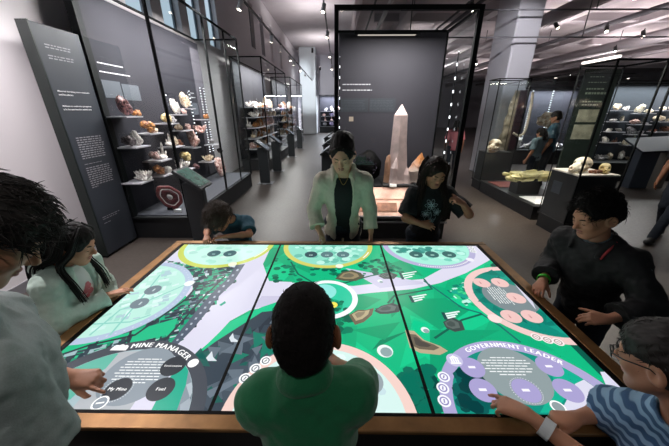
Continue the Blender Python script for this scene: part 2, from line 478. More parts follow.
    def trousers(P, m, inf=.014, end=1.0, wr=.006):
        F = P.field(.007); P.legsf(F, inf, feet=False)
        F.ell(P.J['pelv'], (.152 * P.s + inf * .8, .115 * P.s + inf * .8, .12 * P.s), np.stack([P.R, P.Fw, P.U]), k=.04)
        F.cutplane(P.J['pelv'] + P.U * .06 * P.s, P.U)
        F.cutplane((0, 0, min(P.J['anR'][2], P.J['anL'][2]) - .02 * P.s), (0, 0, -1))
        return P.finish(F, 'trousers', m, wr, seed=5)
    def shoes(P, m, names='shoe'):
        for sd in 'RL':
            an = P.J['an' + sd]; s = P.s
            F = Field(an - .25 * s, an + .25 * s, .006)
            F.cap(an - A((0, 0, .03 * s)) - P.fw * .015 * s, an - A((0, 0, .038 * s)) + P.fw * .14 * s, .046 * s, .036 * s, k=.02)
            F.cap(an + A((0, 0, .01 * s)), an - A((0, 0, .03 * s)), .045 * s, k=.02)
            F.cutplane((0, 0, an[2] - .0745 * s), (0, 0, -1)); F.cutplane(an + A((0, 0, .02)), (0, 0, 1))
            V, Q = F.mesh(); np_mesh(names, relax(V, Q, 1), Q, m, P.root)
    def hp(P, x, y, z): return P.hc + (A((x, y, z)) * P.hs) @ P.hM
    def face_details(P):
        for sg in (1, -1):
            b = MB(); b.tube([P.hp(sg * x, y, z) for x, y, z in ((.014, .090, .017), (.026, .089, .022), (.038, .082, .022), (.048, .070, .016))], [.0022 * P.hs, .0034 * P.hs, .003 * P.hs, .0012 * P.hs], 6)
            b.build('eyebrow', MATS['hair_black'], P.root, True)
            b = MB(); c = A((sg * .031, .0735, -.001))
            pts = []
            for t in np.linspace(-1, 1, 7):
                a = t * .75; z = -.0062 + .003 * t * t
                d = nrm(A((math.sin(a) * sg, math.cos(a), z / .0145)))
                pts.append(P.hp(*(c + d * .0147)))
            b.tube(pts, [.0006, .0014, .0017, .0018, .0018, .0016, .0008], 5)
            b.build('eyelash', MATS['hair_black'], P.root, True)
    def hair_short(P, t=.014, m='hair_black', tuft=0, tl=.03, fringe=.05, nape=-.075, rough=.004, side=1.0, seed=1, comb=(0, .6, .0), tr=.0022, faceY=.085, earcut=1.0):
        hs = P.hs; hM = P.hM.T.astype(np.float32); c32 = P.hc.astype(np.float32)
        def sdf(Q):
            q = ((Q - c32) @ hM) / hs
            m_ = q.copy(); m_[..., 0] = np.abs(q[..., 0])
            d = elld(q - np.float32([0, -.014, .034]), (.073 + t * side, .094 + t, .086 + t))
            d = smin(d, elld(q - np.float32([0, -.052, -.018]), (.060 + t * side, .050 + t, .062)), .03)
            d = smax(d, -elld(q - np.float32([0, faceY + .01, fringe - .088]), (.074, .078, .09)), .012)
            d = smax(d, -elld(m_ - np.float32([.09, .0, -.024]), (.034 * earcut, .030 * earcut ** .5, .046)), .008)
            d = smax(d, -capd(m_, A((.10, .045, -.02)), A((.10, .06, -.10)), .052, .06), .008)
            d = smax(d, (nape - q[..., 2]), .01)
            return d * hs
        h = min(P.h, .004)
        F = Field(P.hc - .16 * hs, P.hc + .16 * hs, h); F.put(sdf, P.hc - .17 * hs, P.hc + .17 * hs)
        V, Q = F.mesh(); N = vnormals(V, Q)
        L = ((V - P.hc) @ P.hM.T) / hs
        V = V + N * (vnoise(L * A((1, .5, 1)), 60, seed) * rough + vnoise(L * A((1.3, .4, 1)), 140, seed + 2) * rough * .6)[:, None]
        Vs, Fs = list(V), [tuple(q) for q in Q]
        if tuft:
            r_ = np.random.default_rng(seed)
            ok = np.where(L[:, 2] > -.02 + 0 * L[:, 1])[0]
            b = MB()
            for i in r_.choice(ok, tuft):
                n = N[i]; cd = A(comb) @ P.hM; cd = nrm(cd + r_.normal(0, .45, 3)); tg = nrm(cd - (cd @ n) * n * .8)
                ln = tl * hs * r_.uniform(.5, 1.2); p0 = V[i] - n * .004
                b.tube([p0, p0 + (n * .55 + tg * .6) * ln * .45, p0 + (n * .55 + tg * 1.3) * ln * .8 , p0 + (n * .35 + tg * 1.9) * ln], [tr * 1.2, tr * 1.1, tr * .8, tr * .2], 4, False)
            n0 = len(Vs); Vs += [A(v) for v in b.v]; Fs += [tuple(j + n0 for j in f) for f in b.f]
        return pydata('hair', Vs, Fs, MATS[m], P.root, smooth=True)
    def hair_long(P, locks, m='hair_black', t=.014, part=0.0, fringe=.05, seed=2, bun=None, rough=.003, capside=1.0, nape=-.09, faceY=.085, facew=.06):
        """cap of hair over the skull plus bundles of strands; locks: list of (points in head space or world, radius, count)"""
        hs = P.hs; hM = P.hM.T.astype(np.float32); c32 = P.hc.astype(np.float32)
        def sdf(Q):
            q = ((Q - c32) @ hM) / hs
            d = elld(q - np.float32([0, -.014, .032]), (.076 + t * capside, .096 + t, .086 + t))
            d = smin(d, elld(q - np.float32([0, -.045, -.03]), (.07 + t * capside, .062 + t, .075)), .03)
            d = smax(d, -elld(q - np.float32([0, faceY + .012, fringe - .10]), (facew, .08, .105)), .012)
            d = smax(d, nape - q[..., 2], .01)
            if bun: d = smin(d, elld(q - np.float32(bun[0]), bun[1]), .03)
            return d * hs
        F = Field(P.hc - .22 * hs, P.hc + .22 * hs, min(P.h, .0045)); F.put(sdf, P.hc - .22 * hs, P.hc + .22 * hs)
        V, Q = F.mesh(); N = vnormals(V, Q); L = ((V - P.hc) @ P.hM.T) / hs
        V = V + N * (vnoise(L * A((1, .35, .6)), 90, seed) * rough + vnoise(L * A((1.6, .3, .6)), 200, seed + 2) * rough * .6)[:, None]
        Vs, Fs = list(V), [tuple(q) for q in Q]
        r_ = np.random.default_rng(seed); b = MB()
        for pts, rad, cnt, sp in locks:
            W = [A(p) for p in pts]
            for _ in range(cnt):
                o = r_.normal(0, sp, 3); o2 = r_.normal(0, sp * .5, 3)
                pp = [w + o * (.6 + .4 * i / len(W)) + o2 * i / len(W) for i, w in enumerate(W)]
                c = catmull(pp, 5); n = len(c)
                b.tube(c, [rad * (.6 + .6 * math.sin(PI * min(1, .25 + .7 * i / n))) * (1 - .75 * max(0, i / n - .6) / .4) for i in range(n)], 6, True)
        n0 = len(Vs); Vs += [A(v) for v in b.v]; Fs += [tuple(j + n0 for j in f) for f in b.f]
        return pydata('hair', Vs, Fs, MATS[m], P.root, smooth=True)
    def band(P, sd, name, m, t=.12, w=.018, r=.031, label=None):
        J = P.J; wr, el = J['wr' + sd], J['el' + sd]; u = nrm(el - wr); c = wr + (el - wr) * t
        b = MB(); a = nrm(np.cross(u, (0, 0, 1.0))); v = np.cross(a, u); R = r * P.s; n = 24
        Vv = []
        for z, rr in ((-w / 2, R), (w / 2, R), (w / 2, R + .003), (-w / 2, R + .003)):
            for k in range(n): Vv.append(c + u * z + (a * math.cos(2 * PI * k / n) + v * math.sin(2 * PI * k / n)) * rr)
        Ff = [(i * n + k, i * n + (k + 1) % n, ((i + 1) % 4) * n + (k + 1) % n, ((i + 1) % 4) * n + k) for i in range(4) for k in range(n)]
        o = pydata(name, Vv, Ff, m, P.root, smooth=False)
        if label: o['label'] = label
        return o
def build_people():
    PE = {}
    # --- boy in the green polo, back to us, leaning on the near edge
    p = Person('person', 'boy in a green polo shirt seen from behind at the near table edge',
        dict(head=(-.083, .558, 1.275), neck=(-.08, .505, 1.155), shL=(-.195, .50, 1.10), shR=(.040, .505, 1.118), elL=(-.235, .66, .90), elR=(.085, .70, .93), wrL=(-.13, .80, .84), wrR=(.0, .84, .84), pelv=(-.075, .42, .70)),
        .84, 1.0, (0, .92, -.30), h=.0042, skin='skin_brown',
        hands=dict(L=dict(f=(.8, .5, -.1), n=(0, 0, -1), c=RELAX), R=dict(f=(-.7, .6, -.1), n=(0, 0, -1), c=RELAX)))
    p.top('polo_shirt', MATS['cloth_green'], inf=.013, sleeve=.8, hem=-.02, neck=.055, loose=.012, wr=.006, necku=.075)
    collar_ring(p, MATS['cloth_green'])
    p.hair_short(t=.010, m='hair_crop', tuft=1200, tl=.009, rough=.0022, nape=-.082, comb=(0, .1, -.6), tr=.0011, seed=4, side=.4, earcut=1.5)
    p.trousers(MATS['denim']); p.shoes(MATS['shoe_black'])
    PE['polo'] = p
    # --- man in grey at the near left corner
    p = Person('person', 'dark haired person in a grey t-shirt pointing at the near left table corner',
        dict(head=(-.765, .54, 1.55), neck=(-.845, .465, 1.375), shR=(-.765, .42, 1.25), shL=(-1.0, .63, 1.24), elR=(-.72, .40, 1.0), elL=(-1.21, .73, .955), wrR=(-.66, .44, .83), wrL=(-1.02, .757, .852), pelv=(-.92, .40, .86)),
        .98, .94, (.50, .50, -.70), (0, 0, 1), h=.0042, skin='skin_tan',
        hands=dict(L=dict(f=(1, .02, -.16), n=(0.1, .25, -1), c=POINT, t=(.5, .9)), R=dict(f=(.1, .2, -.9), n=(-.5, .6, 0), c=RELAX)))
    p.top('t_shirt', MATS['cloth_grey'], inf=.022, sleeve=.82, hem=-.08, neck=.07, loose=.02, wr=.008, seed=3, belly=1.05)
    p.hair_short(t=.022, m='hair_dark', tuft=1500, tl=.024, rough=.006, fringe=.062, nape=-.07, comb=(0, .9, -.1), tr=.0014, seed=6)
    p.trousers(MATS['denim']); p.shoes(MATS['shoe_black'])
    PE['man'] = p
    # --- girl in the mint hoodie at the left edge
    p = Person('person', 'long haired girl in a pale mint hoodie touching the left edge of the table',
        dict(head=(-1.36, 1.27, 1.165), neck=(-1.425, 1.245, 1.065), shR=(-1.42, 1.13, 1.0), shL=(-1.43, 1.37, 1.0), elR=(-1.375, 1.08, .82), elL=(-1.47, 1.46, .80), wrR=(-1.285, 1.275, .842), wrL=(-1.40, 1.40, .72), pelv=(-1.50, 1.25, .65)),
        .74, .92, (.92, .25, -.42), h=.0042, skin='skin_tan', female=True,
        hands=dict(R=dict(f=(.6, .75, -.12), n=(0, 0, -1), c=[.12, .16, .2, .25], sp=.14), L=dict(f=(.5, -.2, -.7), n=(0, 0, -1), c=RELAX)))
    def open_h(F):
        J = p.J; F.cap(J['neck'] + p.Fw * .10 - p.U * .0, J['pelv'] + p.Fw * .16, .045, .05, k=.01, sub=True)
    o = p.top('t_shirt', MATS['cloth_white'], inf=.010, sleeve=.3, hem=-.02, neck=.072, wr=.003); shirt_patch(p, o)
    p.top('hoodie', MATS['cloth_mint'], inf=.022, sleeve=1.93, hem=-.14, neck=.085, loose=.018, wr=.008, openv=open_h, seed=8,
          extra=lambda F: (F.ell(p.J['neck'] - p.Fw * .07 - p.U * .01, (.095, .05, .06), np.stack([p.R, p.Fw, p.U]), k=.03), [F.cap(p.J['neck'] - p.Fw * .04 + p.R * .07 * sg + p.U * .01, p.J['neck'] + p.Fw * .07 + p.R * .05 * sg - p.U * .06, .026, .02, k=.02) for sg in (1, -1)]))
    H = p.hp; Lk = []
    N_ = p.J['neck']
    for sg in (1, -1):
        Lk += [([H(sg * .01, .02, .118), H(sg * .072, .035, .07), H(sg * .083, .03, -.01), N_ + p.R * sg * .075 + p.Fw * .05 + A((0, 0, .02)), N_ + p.R * sg * .085 + p.Fw * .095 + A((0, 0, -.08)), N_ + p.R * sg * .08 + p.Fw * .115 + A((0, 0, -.17))], .0034, 36, .009),
               ([H(sg * .01, -.04, .118), H(sg * .08, -.02, .05), H(sg * .088, -.03, -.05), N_ + p.R * sg * .085 - p.Fw * .03 + A((0, 0, .03)), N_ + p.R * sg * .09 - p.Fw * .05 + A((0, 0, -.05)), N_ + p.R * sg * .085 - p.Fw * .06 + A((0, 0, -.15))], .004, 44, .012)]
    Lk += [([H(x * .05, -.09, .08), H(x * .06, -.118, .0), H(x * .06, -.11, -.08), N_ + p.R * x * .055 - p.Fw * .105 + A((0, 0, .0)), N_ + p.R * x * .06 - p.Fw * .125 + A((0, 0, -.12)), N_ + p.R * x * .06 - p.Fw * .12 + A((0, 0, -.2))], .007, 22, .012) for x in (-1, 0, 1)]
    p.hair_long(Lk, t=.013, fringe=.052, seed=3, facew=.058)
    p.trousers(MATS['denim']); p.shoes(MATS['shoe_black'])
    PE['hoodie'] = p
    # --- small boy behind the far left corner
    p = Person('person', 'small brown haired boy in a teal shirt bending over the far left table edge',
        dict(head=(-.975, 2.135, .985), neck=(-.915, 2.235, .925), shL=(-.80, 2.27, .885), shR=(-1.04, 2.27, .87), elL=(-.74, 2.13, .835), elR=(-1.13, 2.20, .83), wrL=(-.93, 2.075, .838), wrR=(-1.075, 2.07, .845), pelv=(-.90, 2.42, .55)),
        .66, .97, (-.22, -.72, -.66), (0, -.5, .8), h=.0045, skin='skin_tan',
        hands=dict(R=dict(f=(.25, -.9, -.25), n=(0, -.1, -1), c=[.15, .7, .9, 1.0], sp=.1), L=dict(f=(-1, -.1, -.05), n=(0, 0, -1), c=RELAX)))
    p.top('t_shirt', MATS['cloth_teal'], inf=.016, sleeve=.75, hem=-.05, neck=.07, wr=.006, seed=4)
    p.hair_short(t=.018, m='hair_brown', tuft=900, tl=.04, rough=.005, fringe=.03, nape=-.08, comb=(.3, .9, -.2), tr=.0018, seed=9)
    p.trousers(MATS['denim']); p.shoes(MATS['shoe_black'])
    PE['small'] = p
    # --- woman in an open khaki shirt
    p = Person('person', 'woman with tied-up hair in an open khaki shirt behind the table',
        dict(head=(.033, 2.10, 1.500), neck=(.045, 2.17, 1.372), shR=(-.115, 2.20, 1.275), shL=(.210, 2.20, 1.275), elR=(-.205, 2.24, 1.02), elL=(.275, 2.25, 1.02), wrR=(-.160, 2.115, .895), wrL=(.285, 2.17, .85), pelv=(.05, 2.33, .86)),
        .93, 1.08, (-.12, -.88, -.46), h=.0045, skin='skin_fair', female=True,
        hands=dict(R=dict(f=(.42, -.65, -.55), n=(0, -.55, -.8), c=[.2, .3, .4, .5]), L=dict(f=(.0, -.35, -.9), n=(-.8, 0, 0), c=RELAX)))
    p.top('tank_top', MATS['cloth_black'], inf=.009, sleeve=.05, hem=-.1, neck=.135, loose=0, wr=.002, neckf=.05, necku=.02)
    def open_s(F):
        J = p.J; c = p.Fw * .16
        F.cap(J['neck'] + p.Fw * .10 + p.U * .03, J['pelv'] + p.Fw * .18 - p.U * .2, .068, .085, k=.012, sub=True)
    p.top('shirt', MATS['cloth_khaki'], inf=.019, sleeve=1.9, hem=-.26, neck=.075, loose=.014, wr=.007, openv=open_s, seed=12, collar=0,
          extra=lambda F: F.ell(p.J['pelv'] - p.U * .10, (.165, .135, .22), np.stack([p.R, p.Fw, p.U]), k=.05) or [F.cap(p.J['neck'] - p.Fw * .05 + p.R * .03 * sg + p.U * .035, p.J['neck'] + p.R * .072 * sg + p.U * .03 - p.Fw * .0, .02, k=.012) or F.cap(p.J['neck'] + p.R * .072 * sg + p.U * .03, p.J['neck'] + p.R * .078 * sg + p.Fw * .095 - p.U * .04, .02, .013, k=.012) for sg in (1, -1)])
    H = p.hp
    Lk = [([H(sg * .02, .07, .09), H(sg * .066, .04, .055), H(sg * .08, -.01, .0), H(sg * .06, -.07, -.03)], .006, 10, .006) for sg in (1, -1)]
    p.hair_long(Lk, t=.010, fringe=.074, seed=5, bun=((0, -.055, .080), (.076, .07, .055)), nape=-.075, facew=.057, rough=.0035)
    p.trousers(MATS['denim']); p.shoes(MATS['shoe_black'])
    b = MB(); b.tube(catmull([p.J['neck'] + p.R * .055 + p.U * .02, p.J['neck'] + p.R * .035 + p.Fw * .082 - p.U * .02, p.J['neck'] + p.Fw * .108 - p.U * .07, p.J['neck'] - p.R * .035 + p.Fw * .082 - p.U * .02, p.J['neck'] - p.R * .055 + p.U * .02], 5), .0016, 5); b.build('necklace', MATS['gold'], p.root, True)
    p.band('R', 'bracelet', MATS['band_blue'], .16, .012, .034)
    PE['woman'] = p
    # --- girl in the black printed t-shirt
    p = Person('person', 'long haired girl in a black flower print t-shirt behind the far table edge',
        dict(head=(.81, 2.305, 1.325), neck=(.80, 2.35, 1.205), shR=(.66, 2.345, 1.125), shL=(.945, 2.345, 1.13), elR=(.585, 2.235, .945), elL=(1.115, 2.22, .985), wrR=(.69, 2.16, .925), wrL=(1.01, 2.14, 1.105), pelv=(.80, 2.39, .74)),
        .86, 1.0, (.12, -.86, -.42), h=.0045, skin='skin_tan', female=True,
        hands=dict(R=dict(f=(.95, -.1, -.18), n=(0, .6, -.6), c=[.25, .3, .35, .4]), L=dict(f=(-.8, .0, .45), n=(-.3, .6, -.6), c=[.75, .9, 1.0, 1.1])))
    o = p.top('t_shirt', MATS['cloth_black'], inf=.018, sleeve=.85, hem=-.08, neck=.07, loose=.02, wr=.006, seed=13)
    PE['print_shirt'] = (p, o)
    shirt_print(p, o)
    H = p.hp; Lk = []; N_ = p.J['neck']
    for sg in (1, -1):
        Lk += [([H(sg * .008, .025, .118), H(sg * .070, .012, .07), H(sg * .086, .002, -.02), N_ + p.R * sg * .08 + p.Fw * .06 + A((0, 0, .01)), N_ + p.R * sg * .105 + p.Fw * .10 + A((0, 0, -.10)), N_ + p.R * sg * .115 + p.Fw * .105 + A((0, 0, -.26))], .0036, 48, .011),
               ([H(sg * .008, -.03, .118), H(sg * .084, -.01, .05), H(sg * .095, -.02, -.06), N_ + p.R * sg * .10 + p.Fw * .0 + A((0, 0, .0)), N_ + p.R * sg * .125 + p.Fw * .07 + A((0, 0, -.12)), N_ + p.R * sg * .135 + p.Fw * .075 + A((0, 0, -.28))], .0036, 56, .013)]
    Lk += [([H(x * .05, -.09, .08), H(x * .06, -.12, .0), H(x * .06, -.115, -.08), N_ + p.R * x * .055 - p.Fw * .11, N_ + p.R * x * .06 - p.Fw * .14 + A((0, 0, -.2))], .005, 30, .012) for x in (-1, 0, 1)]
    p.hair_long(Lk, m='hair_deep', t=.012, fringe=.058, seed=8, facew=.062, rough=.0015)
    p.trousers(MATS['denim']); p.shoes(MATS['shoe_black'])
    # --- boy in the black jacket on the right
    p = Person('person', 'boy in a black zip jacket with a green wristband at the right table edge',
        dict(head=(1.365, 1.395, 1.285), neck=(1.43, 1.405, 1.155), shR=(1.39, 1.54, 1.075), shL=(1.50, 1.26, 1.075), elR=(1.40, 1.60, .90), elL=(1.53, 1.12, .91), wrR=(1.225, 1.42, .862), wrL=(1.335, 1.105, .85), pelv=(1.54, 1.43, .72)),
        .84, 1.0, (-.95, -.02, -.42), h=.0045, skin='skin_tan',
        hands=dict(R=dict(f=(-.72, -.65, -.25), n=(0, -.2, -1), c=[.2, .8, .9, 1.0]), L=dict(f=(-.97, .2, -.12), n=(.1, .5, -.8), c=[.55, .6, .65, .7], sp=.0)))
    p.top('t_shirt', MATS['cloth_slate'], inf=.010, sleeve=.3, hem=-.02, neck=.066, wr=.003)
    def open_j(F):
        F.cap(p.J['neck'] + p.Fw * .13 + p.U * .03, p.J['neck'] + p.Fw * .17 - p.U * .13, .075, .015, k=.012, sub=True)
    p.top('jacket', MATS['cloth_jacket'], inf=.028, sleeve=1.80, hem=-.10, neck=.085, loose=.014, wr=.010, openv=open_j, seed=15,
          extra=lambda F: [F.cap(p.J['neck'] - p.Fw * .05 + p.R * .04 * sg + p.U * .02, p.J['neck'] + p.R * .075 * sg + p.U * .012 + p.Fw * .02, .02, k=.012) or F.cap(p.J['neck'] + p.R * .075 * sg + p.U * .012 + p.Fw * .02, p.J['neck'] + p.R * .07 * sg + p.Fw * .10 - p.U * .05, .018, .014, k=.012) for sg in (1, -1)])
    b = MB(); b.tube([p.J['neck'] - p.R * .092 + p.U * .022 + p.Fw * .02, p.J['neck'] - p.R * .09 + p.Fw * .065 - p.U * .012, p.J['neck'] - p.R * .084 + p.Fw * .108 - p.U * .05], [.006, .007, .006], 6); b.build('collar_trim', MATS['red'], p.root, True)['label'] = 'red collar trim'
    p.hair_short(t=.024, m='hair_black', tuft=1400, tl=.022, rough=.005, fringe=.082, nape=-.075, comb=(.1, .9, .1), tr=.0014, seed=10, side=.55, earcut=1.25)
    p.band('R', 'wristband', MATS['band_green'], .06, .022, .037, 'bright green wristband')
    p.trousers(MATS['denim']); p.shoes(MATS['shoe_black'])
    PE['jacket'] = p
    # --- boy with glasses at the near right corner
    p = Person('person', 'boy with glasses and a blue wavy striped shirt at the near right table corner',
        dict(head=(.865, .555, 1.185), neck=(.925, .49, 1.045), shR=(.945, .585, .925), shL=(.985, .37, .92), elR=(.945, .66, .835), elL=(.80, .44, .83), wrR=(.815, .635, .835), wrL=(.645, .635, .85), pelv=(1.03, .42, .66)),
        .80, .90, (-.40, .84, -.34), h=.0042, skin='skin_tan',
        hands=dict(R=dict(f=(-1, -.02, -.08), n=(0, -.15, -1), c=FIST, t=(.9, 1.0)), L=dict(f=(-.75, .62, -.22), n=(.1, 0, -1), c=[.25, .8, .9, 1.0], t=(.8, .8), z=1.12)))
    p.top('t_shirt', stripe_mat(), inf=.020, sleeve=.9, hem=-.06, neck=.068, loose=.02, wr=.006, seed=17)
    p.hair_short(t=.012, m='hair_dark', tuft=900, tl=.012, rough=.0035, nape=-.08, comb=(0, .2, -.5), tr=.0012, seed=12)
    gl = empty('glasses', p.root.location); gl.parent = p.root; gl.location = (0, 0, 0)
    fr = MB()
    for sg in (1, -1):
        c = A((sg * .032, .108, -.002)); ring = [p.hp(*(c + A((.022 * math.cos(t), -.012 * abs(math.cos(t)) * (1 if math.cos(t) * sg > 0 else 0), .016 * math.sin(t))))) for t in np.linspace(0, 2 * PI, 21)]
        fr.tube(ring, .0017, 6)
        fr.tube([p.hp(sg * .053, .096, .003), p.hp(sg * .074, .06, .004), p.hp(sg * .083, .0, .006), p.hp(sg * .083, -.02, -.01)], .0018, 6)
    fr.tube([p.hp(-.01, .108, .002), p.hp(0, .112, .005), p.hp(.01, .108, .002)], .0016, 6)
    fr.build('glasses_frame', MATS['shoe_black'], gl, True)
    for sg in (1, -1):
        g = MB(); c = A((sg * .032, .108, -.002))
        g.ngon([p.hp(*(c + A((.021 * math.cos(t), -.012 * abs(math.cos(t)) * (1 if math.cos(t) * sg > 0 else 0), .015 * math.sin(t))))) for t in np.linspace(0, 2 * PI, 20, endpoint=False)])
        g.build('lens', glass_mat('lens_glass', (.9, .95, .95), .3), gl)
    p.band('L', 'wristband', MATS['band_white'], .22, .03, .036, 'white and blue paper wristband')
    p.trousers(MATS['denim']); p.shoes(MATS['shoe_black'])
    PE['glasses'] = p
    return PE
def onto(p, o, u, v):
    """point on the front of a garment: u across, v down from the neck"""
    from mathutils.bvhtree import BVHTree
    if getattr(p, 'bv', (None,))[0] is not o:
        off = o.location + p.root.location
        p.bv = (o, BVHTree.FromPolygons([v_.co + Vector((0, 0, 0)) for v_ in o.data.vertices], [tuple(q.vertices) for q in o.data.polygons]))
    st = p.J['neck'] + p.R * u - p.U * v + p.Fw * .5
    h = p.bv[1].ray_cast(Vector(st), Vector(-p.Fw))
    return None if h[0] is None else A(h[0]) + p.Fw * .0015
def shirt_print(p, o):
    b = MB(); m = mat('print_ink', 'B9CBD2', .8)
    def curve(uv, r=.0013):
        q = [onto(p, o, u, v) for u, v in uv]; q = [k for k in q if k is not None]
        if len(q) > 2: b.tube(q, r, 4)
    for cu, cv, R_, n in ((.012, .135, .052, 6), (-.045, .20, .036, 5), (.05, .22, .04, 6), (.005, .285, .036, 5), (.055, .30, .025, 5)):
        for k in range(n):
            a0 = 2 * PI * k / n + cu * 9
            for sc in (1, .6): curve([(cu + R_ * sc * (math.cos(a0) * t + math.sin(a0) * w), cv + R_ * sc * (math.sin(a0) * t - math.cos(a0) * w)) for t, w in ((.15, 0), (.5, .26), (.85, .2), (1, 0), (.85, -.2), (.5, -.26), (.15, 0))])
        curve([(cu + .1 * R_ * math.cos(t), cv + .1 * R_ * math.sin(t)) for t in np.linspace(0, 6.3, 9)], .0018)
    for a in (((.012, .19), (0, .24), (.02, .30), (.01, .36)), ((-.04, .24), (-.03, .28), (0, .33)), ((.05, .26), (.04, .30), (.02, .35))): curve([tuple(q) for q in catmull([(u, v, 0) for u, v in a], 5)] and [(q[0], q[1]) for q in catmull([(u, v, 0) for u, v in a], 5)])
    b.build('flower_print', m, p.root, True)['label'] = 'pale line drawing of flowers on the shirt'
def shirt_patch(p, o):
    b = MB()
    for cu, cv, R_ in ((.0, .12, .022), (.018, .145, .018), (-.012, .16, .02), (.01, .18, .014)):
        c = onto(p, o, cu, cv); ring = [onto(p, o, cu + R_ * math.cos(t) * (1 + .25 * math.sin(3 * t)), cv + R_ * math.sin(t)) for t in np.linspace(0, 2 * PI, 14, endpoint=False)]
        if c is None or any(q is None for q in ring): continue
        b.add([c] + ring, [(0, k + 1, (k + 1) % 14 + 1) for k in range(14)])
    b.build('pink_print', MATS['pink'], p.root)['label'] = 'pink printed shapes on the white shirt'
def collar_ring(p, m):
    s, J = p.s, p.J; F = p.field(.004); n = 22; up = nrm(p.hc - J['neck'])
    for k in range(n):
        a0, a1 = 2 * PI * k / n, 2 * PI * (k + 1) / n
        q = lambda a: J['neck'] + up * (.045 + .018 * -math.cos(a)) * s + (p.R * math.sin(a) * .066 + p.Fw * math.cos(a) * .066) * s
        for dz, rr in ((0, .011), (-.018, .015), (-.034, .017)): F.cap(q(a0) + up * dz * s + (q(a0) - J['neck']) * -dz * 3 * .3, q(a1) + up * dz * s + (q(a1) - J['neck']) * -dz * 3 * .3, rr * s, k=.012)
    return p.finish(F, 'collar', m, .002)
def stripe_mat():
    m = mat('cloth_wave', '3E6387', .85)
    nt = m.node_tree; b = nt.nodes['Principled BSDF']
    tc = nt.nodes.new('ShaderNodeTexCoord'); sp = nt.nodes.new('ShaderNodeSeparateXYZ'); nt.links.new(tc.outputs['Object'], sp.inputs[0])
    def mth(op, a, bb):
        n = nt.nodes.new('ShaderNodeMath'); n.operation = op
        for i, q in enumerate((a, bb)):
            if q is None: continue
            if isinstance(q, (int, float)): n.inputs[i].default_value = q
            else: nt.links.new(q, n.inputs[i])
        return n.outputs[0]
    ang = mth('MULTIPLY', mth('ADD', sp.outputs['X'], mth('MULTIPLY', sp.outputs['Y'], -1.2)), 150)
    wv = mth('MULTIPLY', mth('SINE', ang, None), .0032)
    ph = mth('SINE', mth('MULTIPLY', mth('ADD', sp.outputs['Z'], wv), 2 * PI / .034), None)
    r = nt.nodes.new('ShaderNodeValToRGB'); e = r.color_ramp.elements
    e[0].position = .45; e[0].color = (*srgb('3B5E84'), 1); e[1].position = .7; e[1].color = (*srgb('8FB0CC'), 1)
    mm = mth('MULTIPLY_ADD', ph, .5); mm.node.inputs[2].default_value = .5
    nt.links.new(mm, r.inputs[0]); nt.links.new(r.outputs[0], b.inputs['Base Color'])
    return m
# ------------------------------------------------------------------ the touch screen table
SX = [(-1.24, -.457), (-.457, .345), (.345, 1.112)]
SY = (.668, 1.998)
TZ = .80
def display_mat():
    m = bpy.data.materials.new('display'); m.use_nodes = True
    nt = m.node_tree; b = nt.nodes['Principled BSDF']
    b.inputs['Base Color'].default_value = (.004, .004, .004, 1); b.inputs['Roughness'].default_value = .3; b.inputs['Specular IOR Level'].default_value = .10
    a = nt.nodes.new('ShaderNodeVertexColor'); a.layer_name = 'picture'
    nt.links.new(a.outputs['Color'], b.inputs['Emission Color']); b.inputs['Emission Strength'].default_value = SCREEN_GAIN
    MATS['display'] = m; return m
SCREEN_GAIN = 1.10
SHAPES = []
def px(pts): return [tuple(atz(x, y, TZ)[:2]) for x, y in pts]
LAYER = [0, None]
def poly(c, pts):
    if c != LAYER[1]: LAYER[0] += 1; LAYER[1] = c
    SHAPES.append((c, [tuple(p) for p in pts], LAYER[0]))
def pxpoly(c, pts): poly(c, px(pts))
def disc(c, o, r, n=40, r2=None, a0=0, a1=2 * PI):
    if r2 is None: poly(c, [(o[0] + r * math.cos(2 * PI * k / n), o[1] + r * math.sin(2 * PI * k / n)) for k in range(n)])
    else:
        for k in range(n):
            t0, t1 = a0 + (a1 - a0) * k / n, a0 + (a1 - a0) * (k + 1) / n
            poly(c, [(o[0] + q * math.cos(t), o[1] + q * math.sin(t)) for q, t in ((r, t0), (r, t1), (r2, t1), (r2, t0))])
def line(c, pts, w):
    for (x0, y0), (x1, y1) in zip(pts, pts[1:]):
        l = math.hypot(x1 - x0, y1 - y0) + 1e-9; nx, ny = -(y1 - y0) / l * w / 2, (x1 - x0) / l * w / 2
        ex, ey = (x1 - x0) / l * w * .3, (y1 - y0) / l * w * .3
        poly(c, [(x0 + nx - ex, y0 + ny - ey), (x0 - nx - ex, y0 - ny - ey), (x1 - nx + ex, y1 - ny + ey), (x1 + nx + ex, y1 + ny + ey)])
def pxline(c, pts, w): line(c, px(pts), w)
def inside(p, P):
    x, y = p; r = False
    for (x0, y0), (x1, y1) in zip(P, P[1:] + P[:1]):
        if (y0 > y) != (y1 > y) and x < (x1 - x0) * (y - y0) / (y1 - y0) + x0: r = not r
    return r
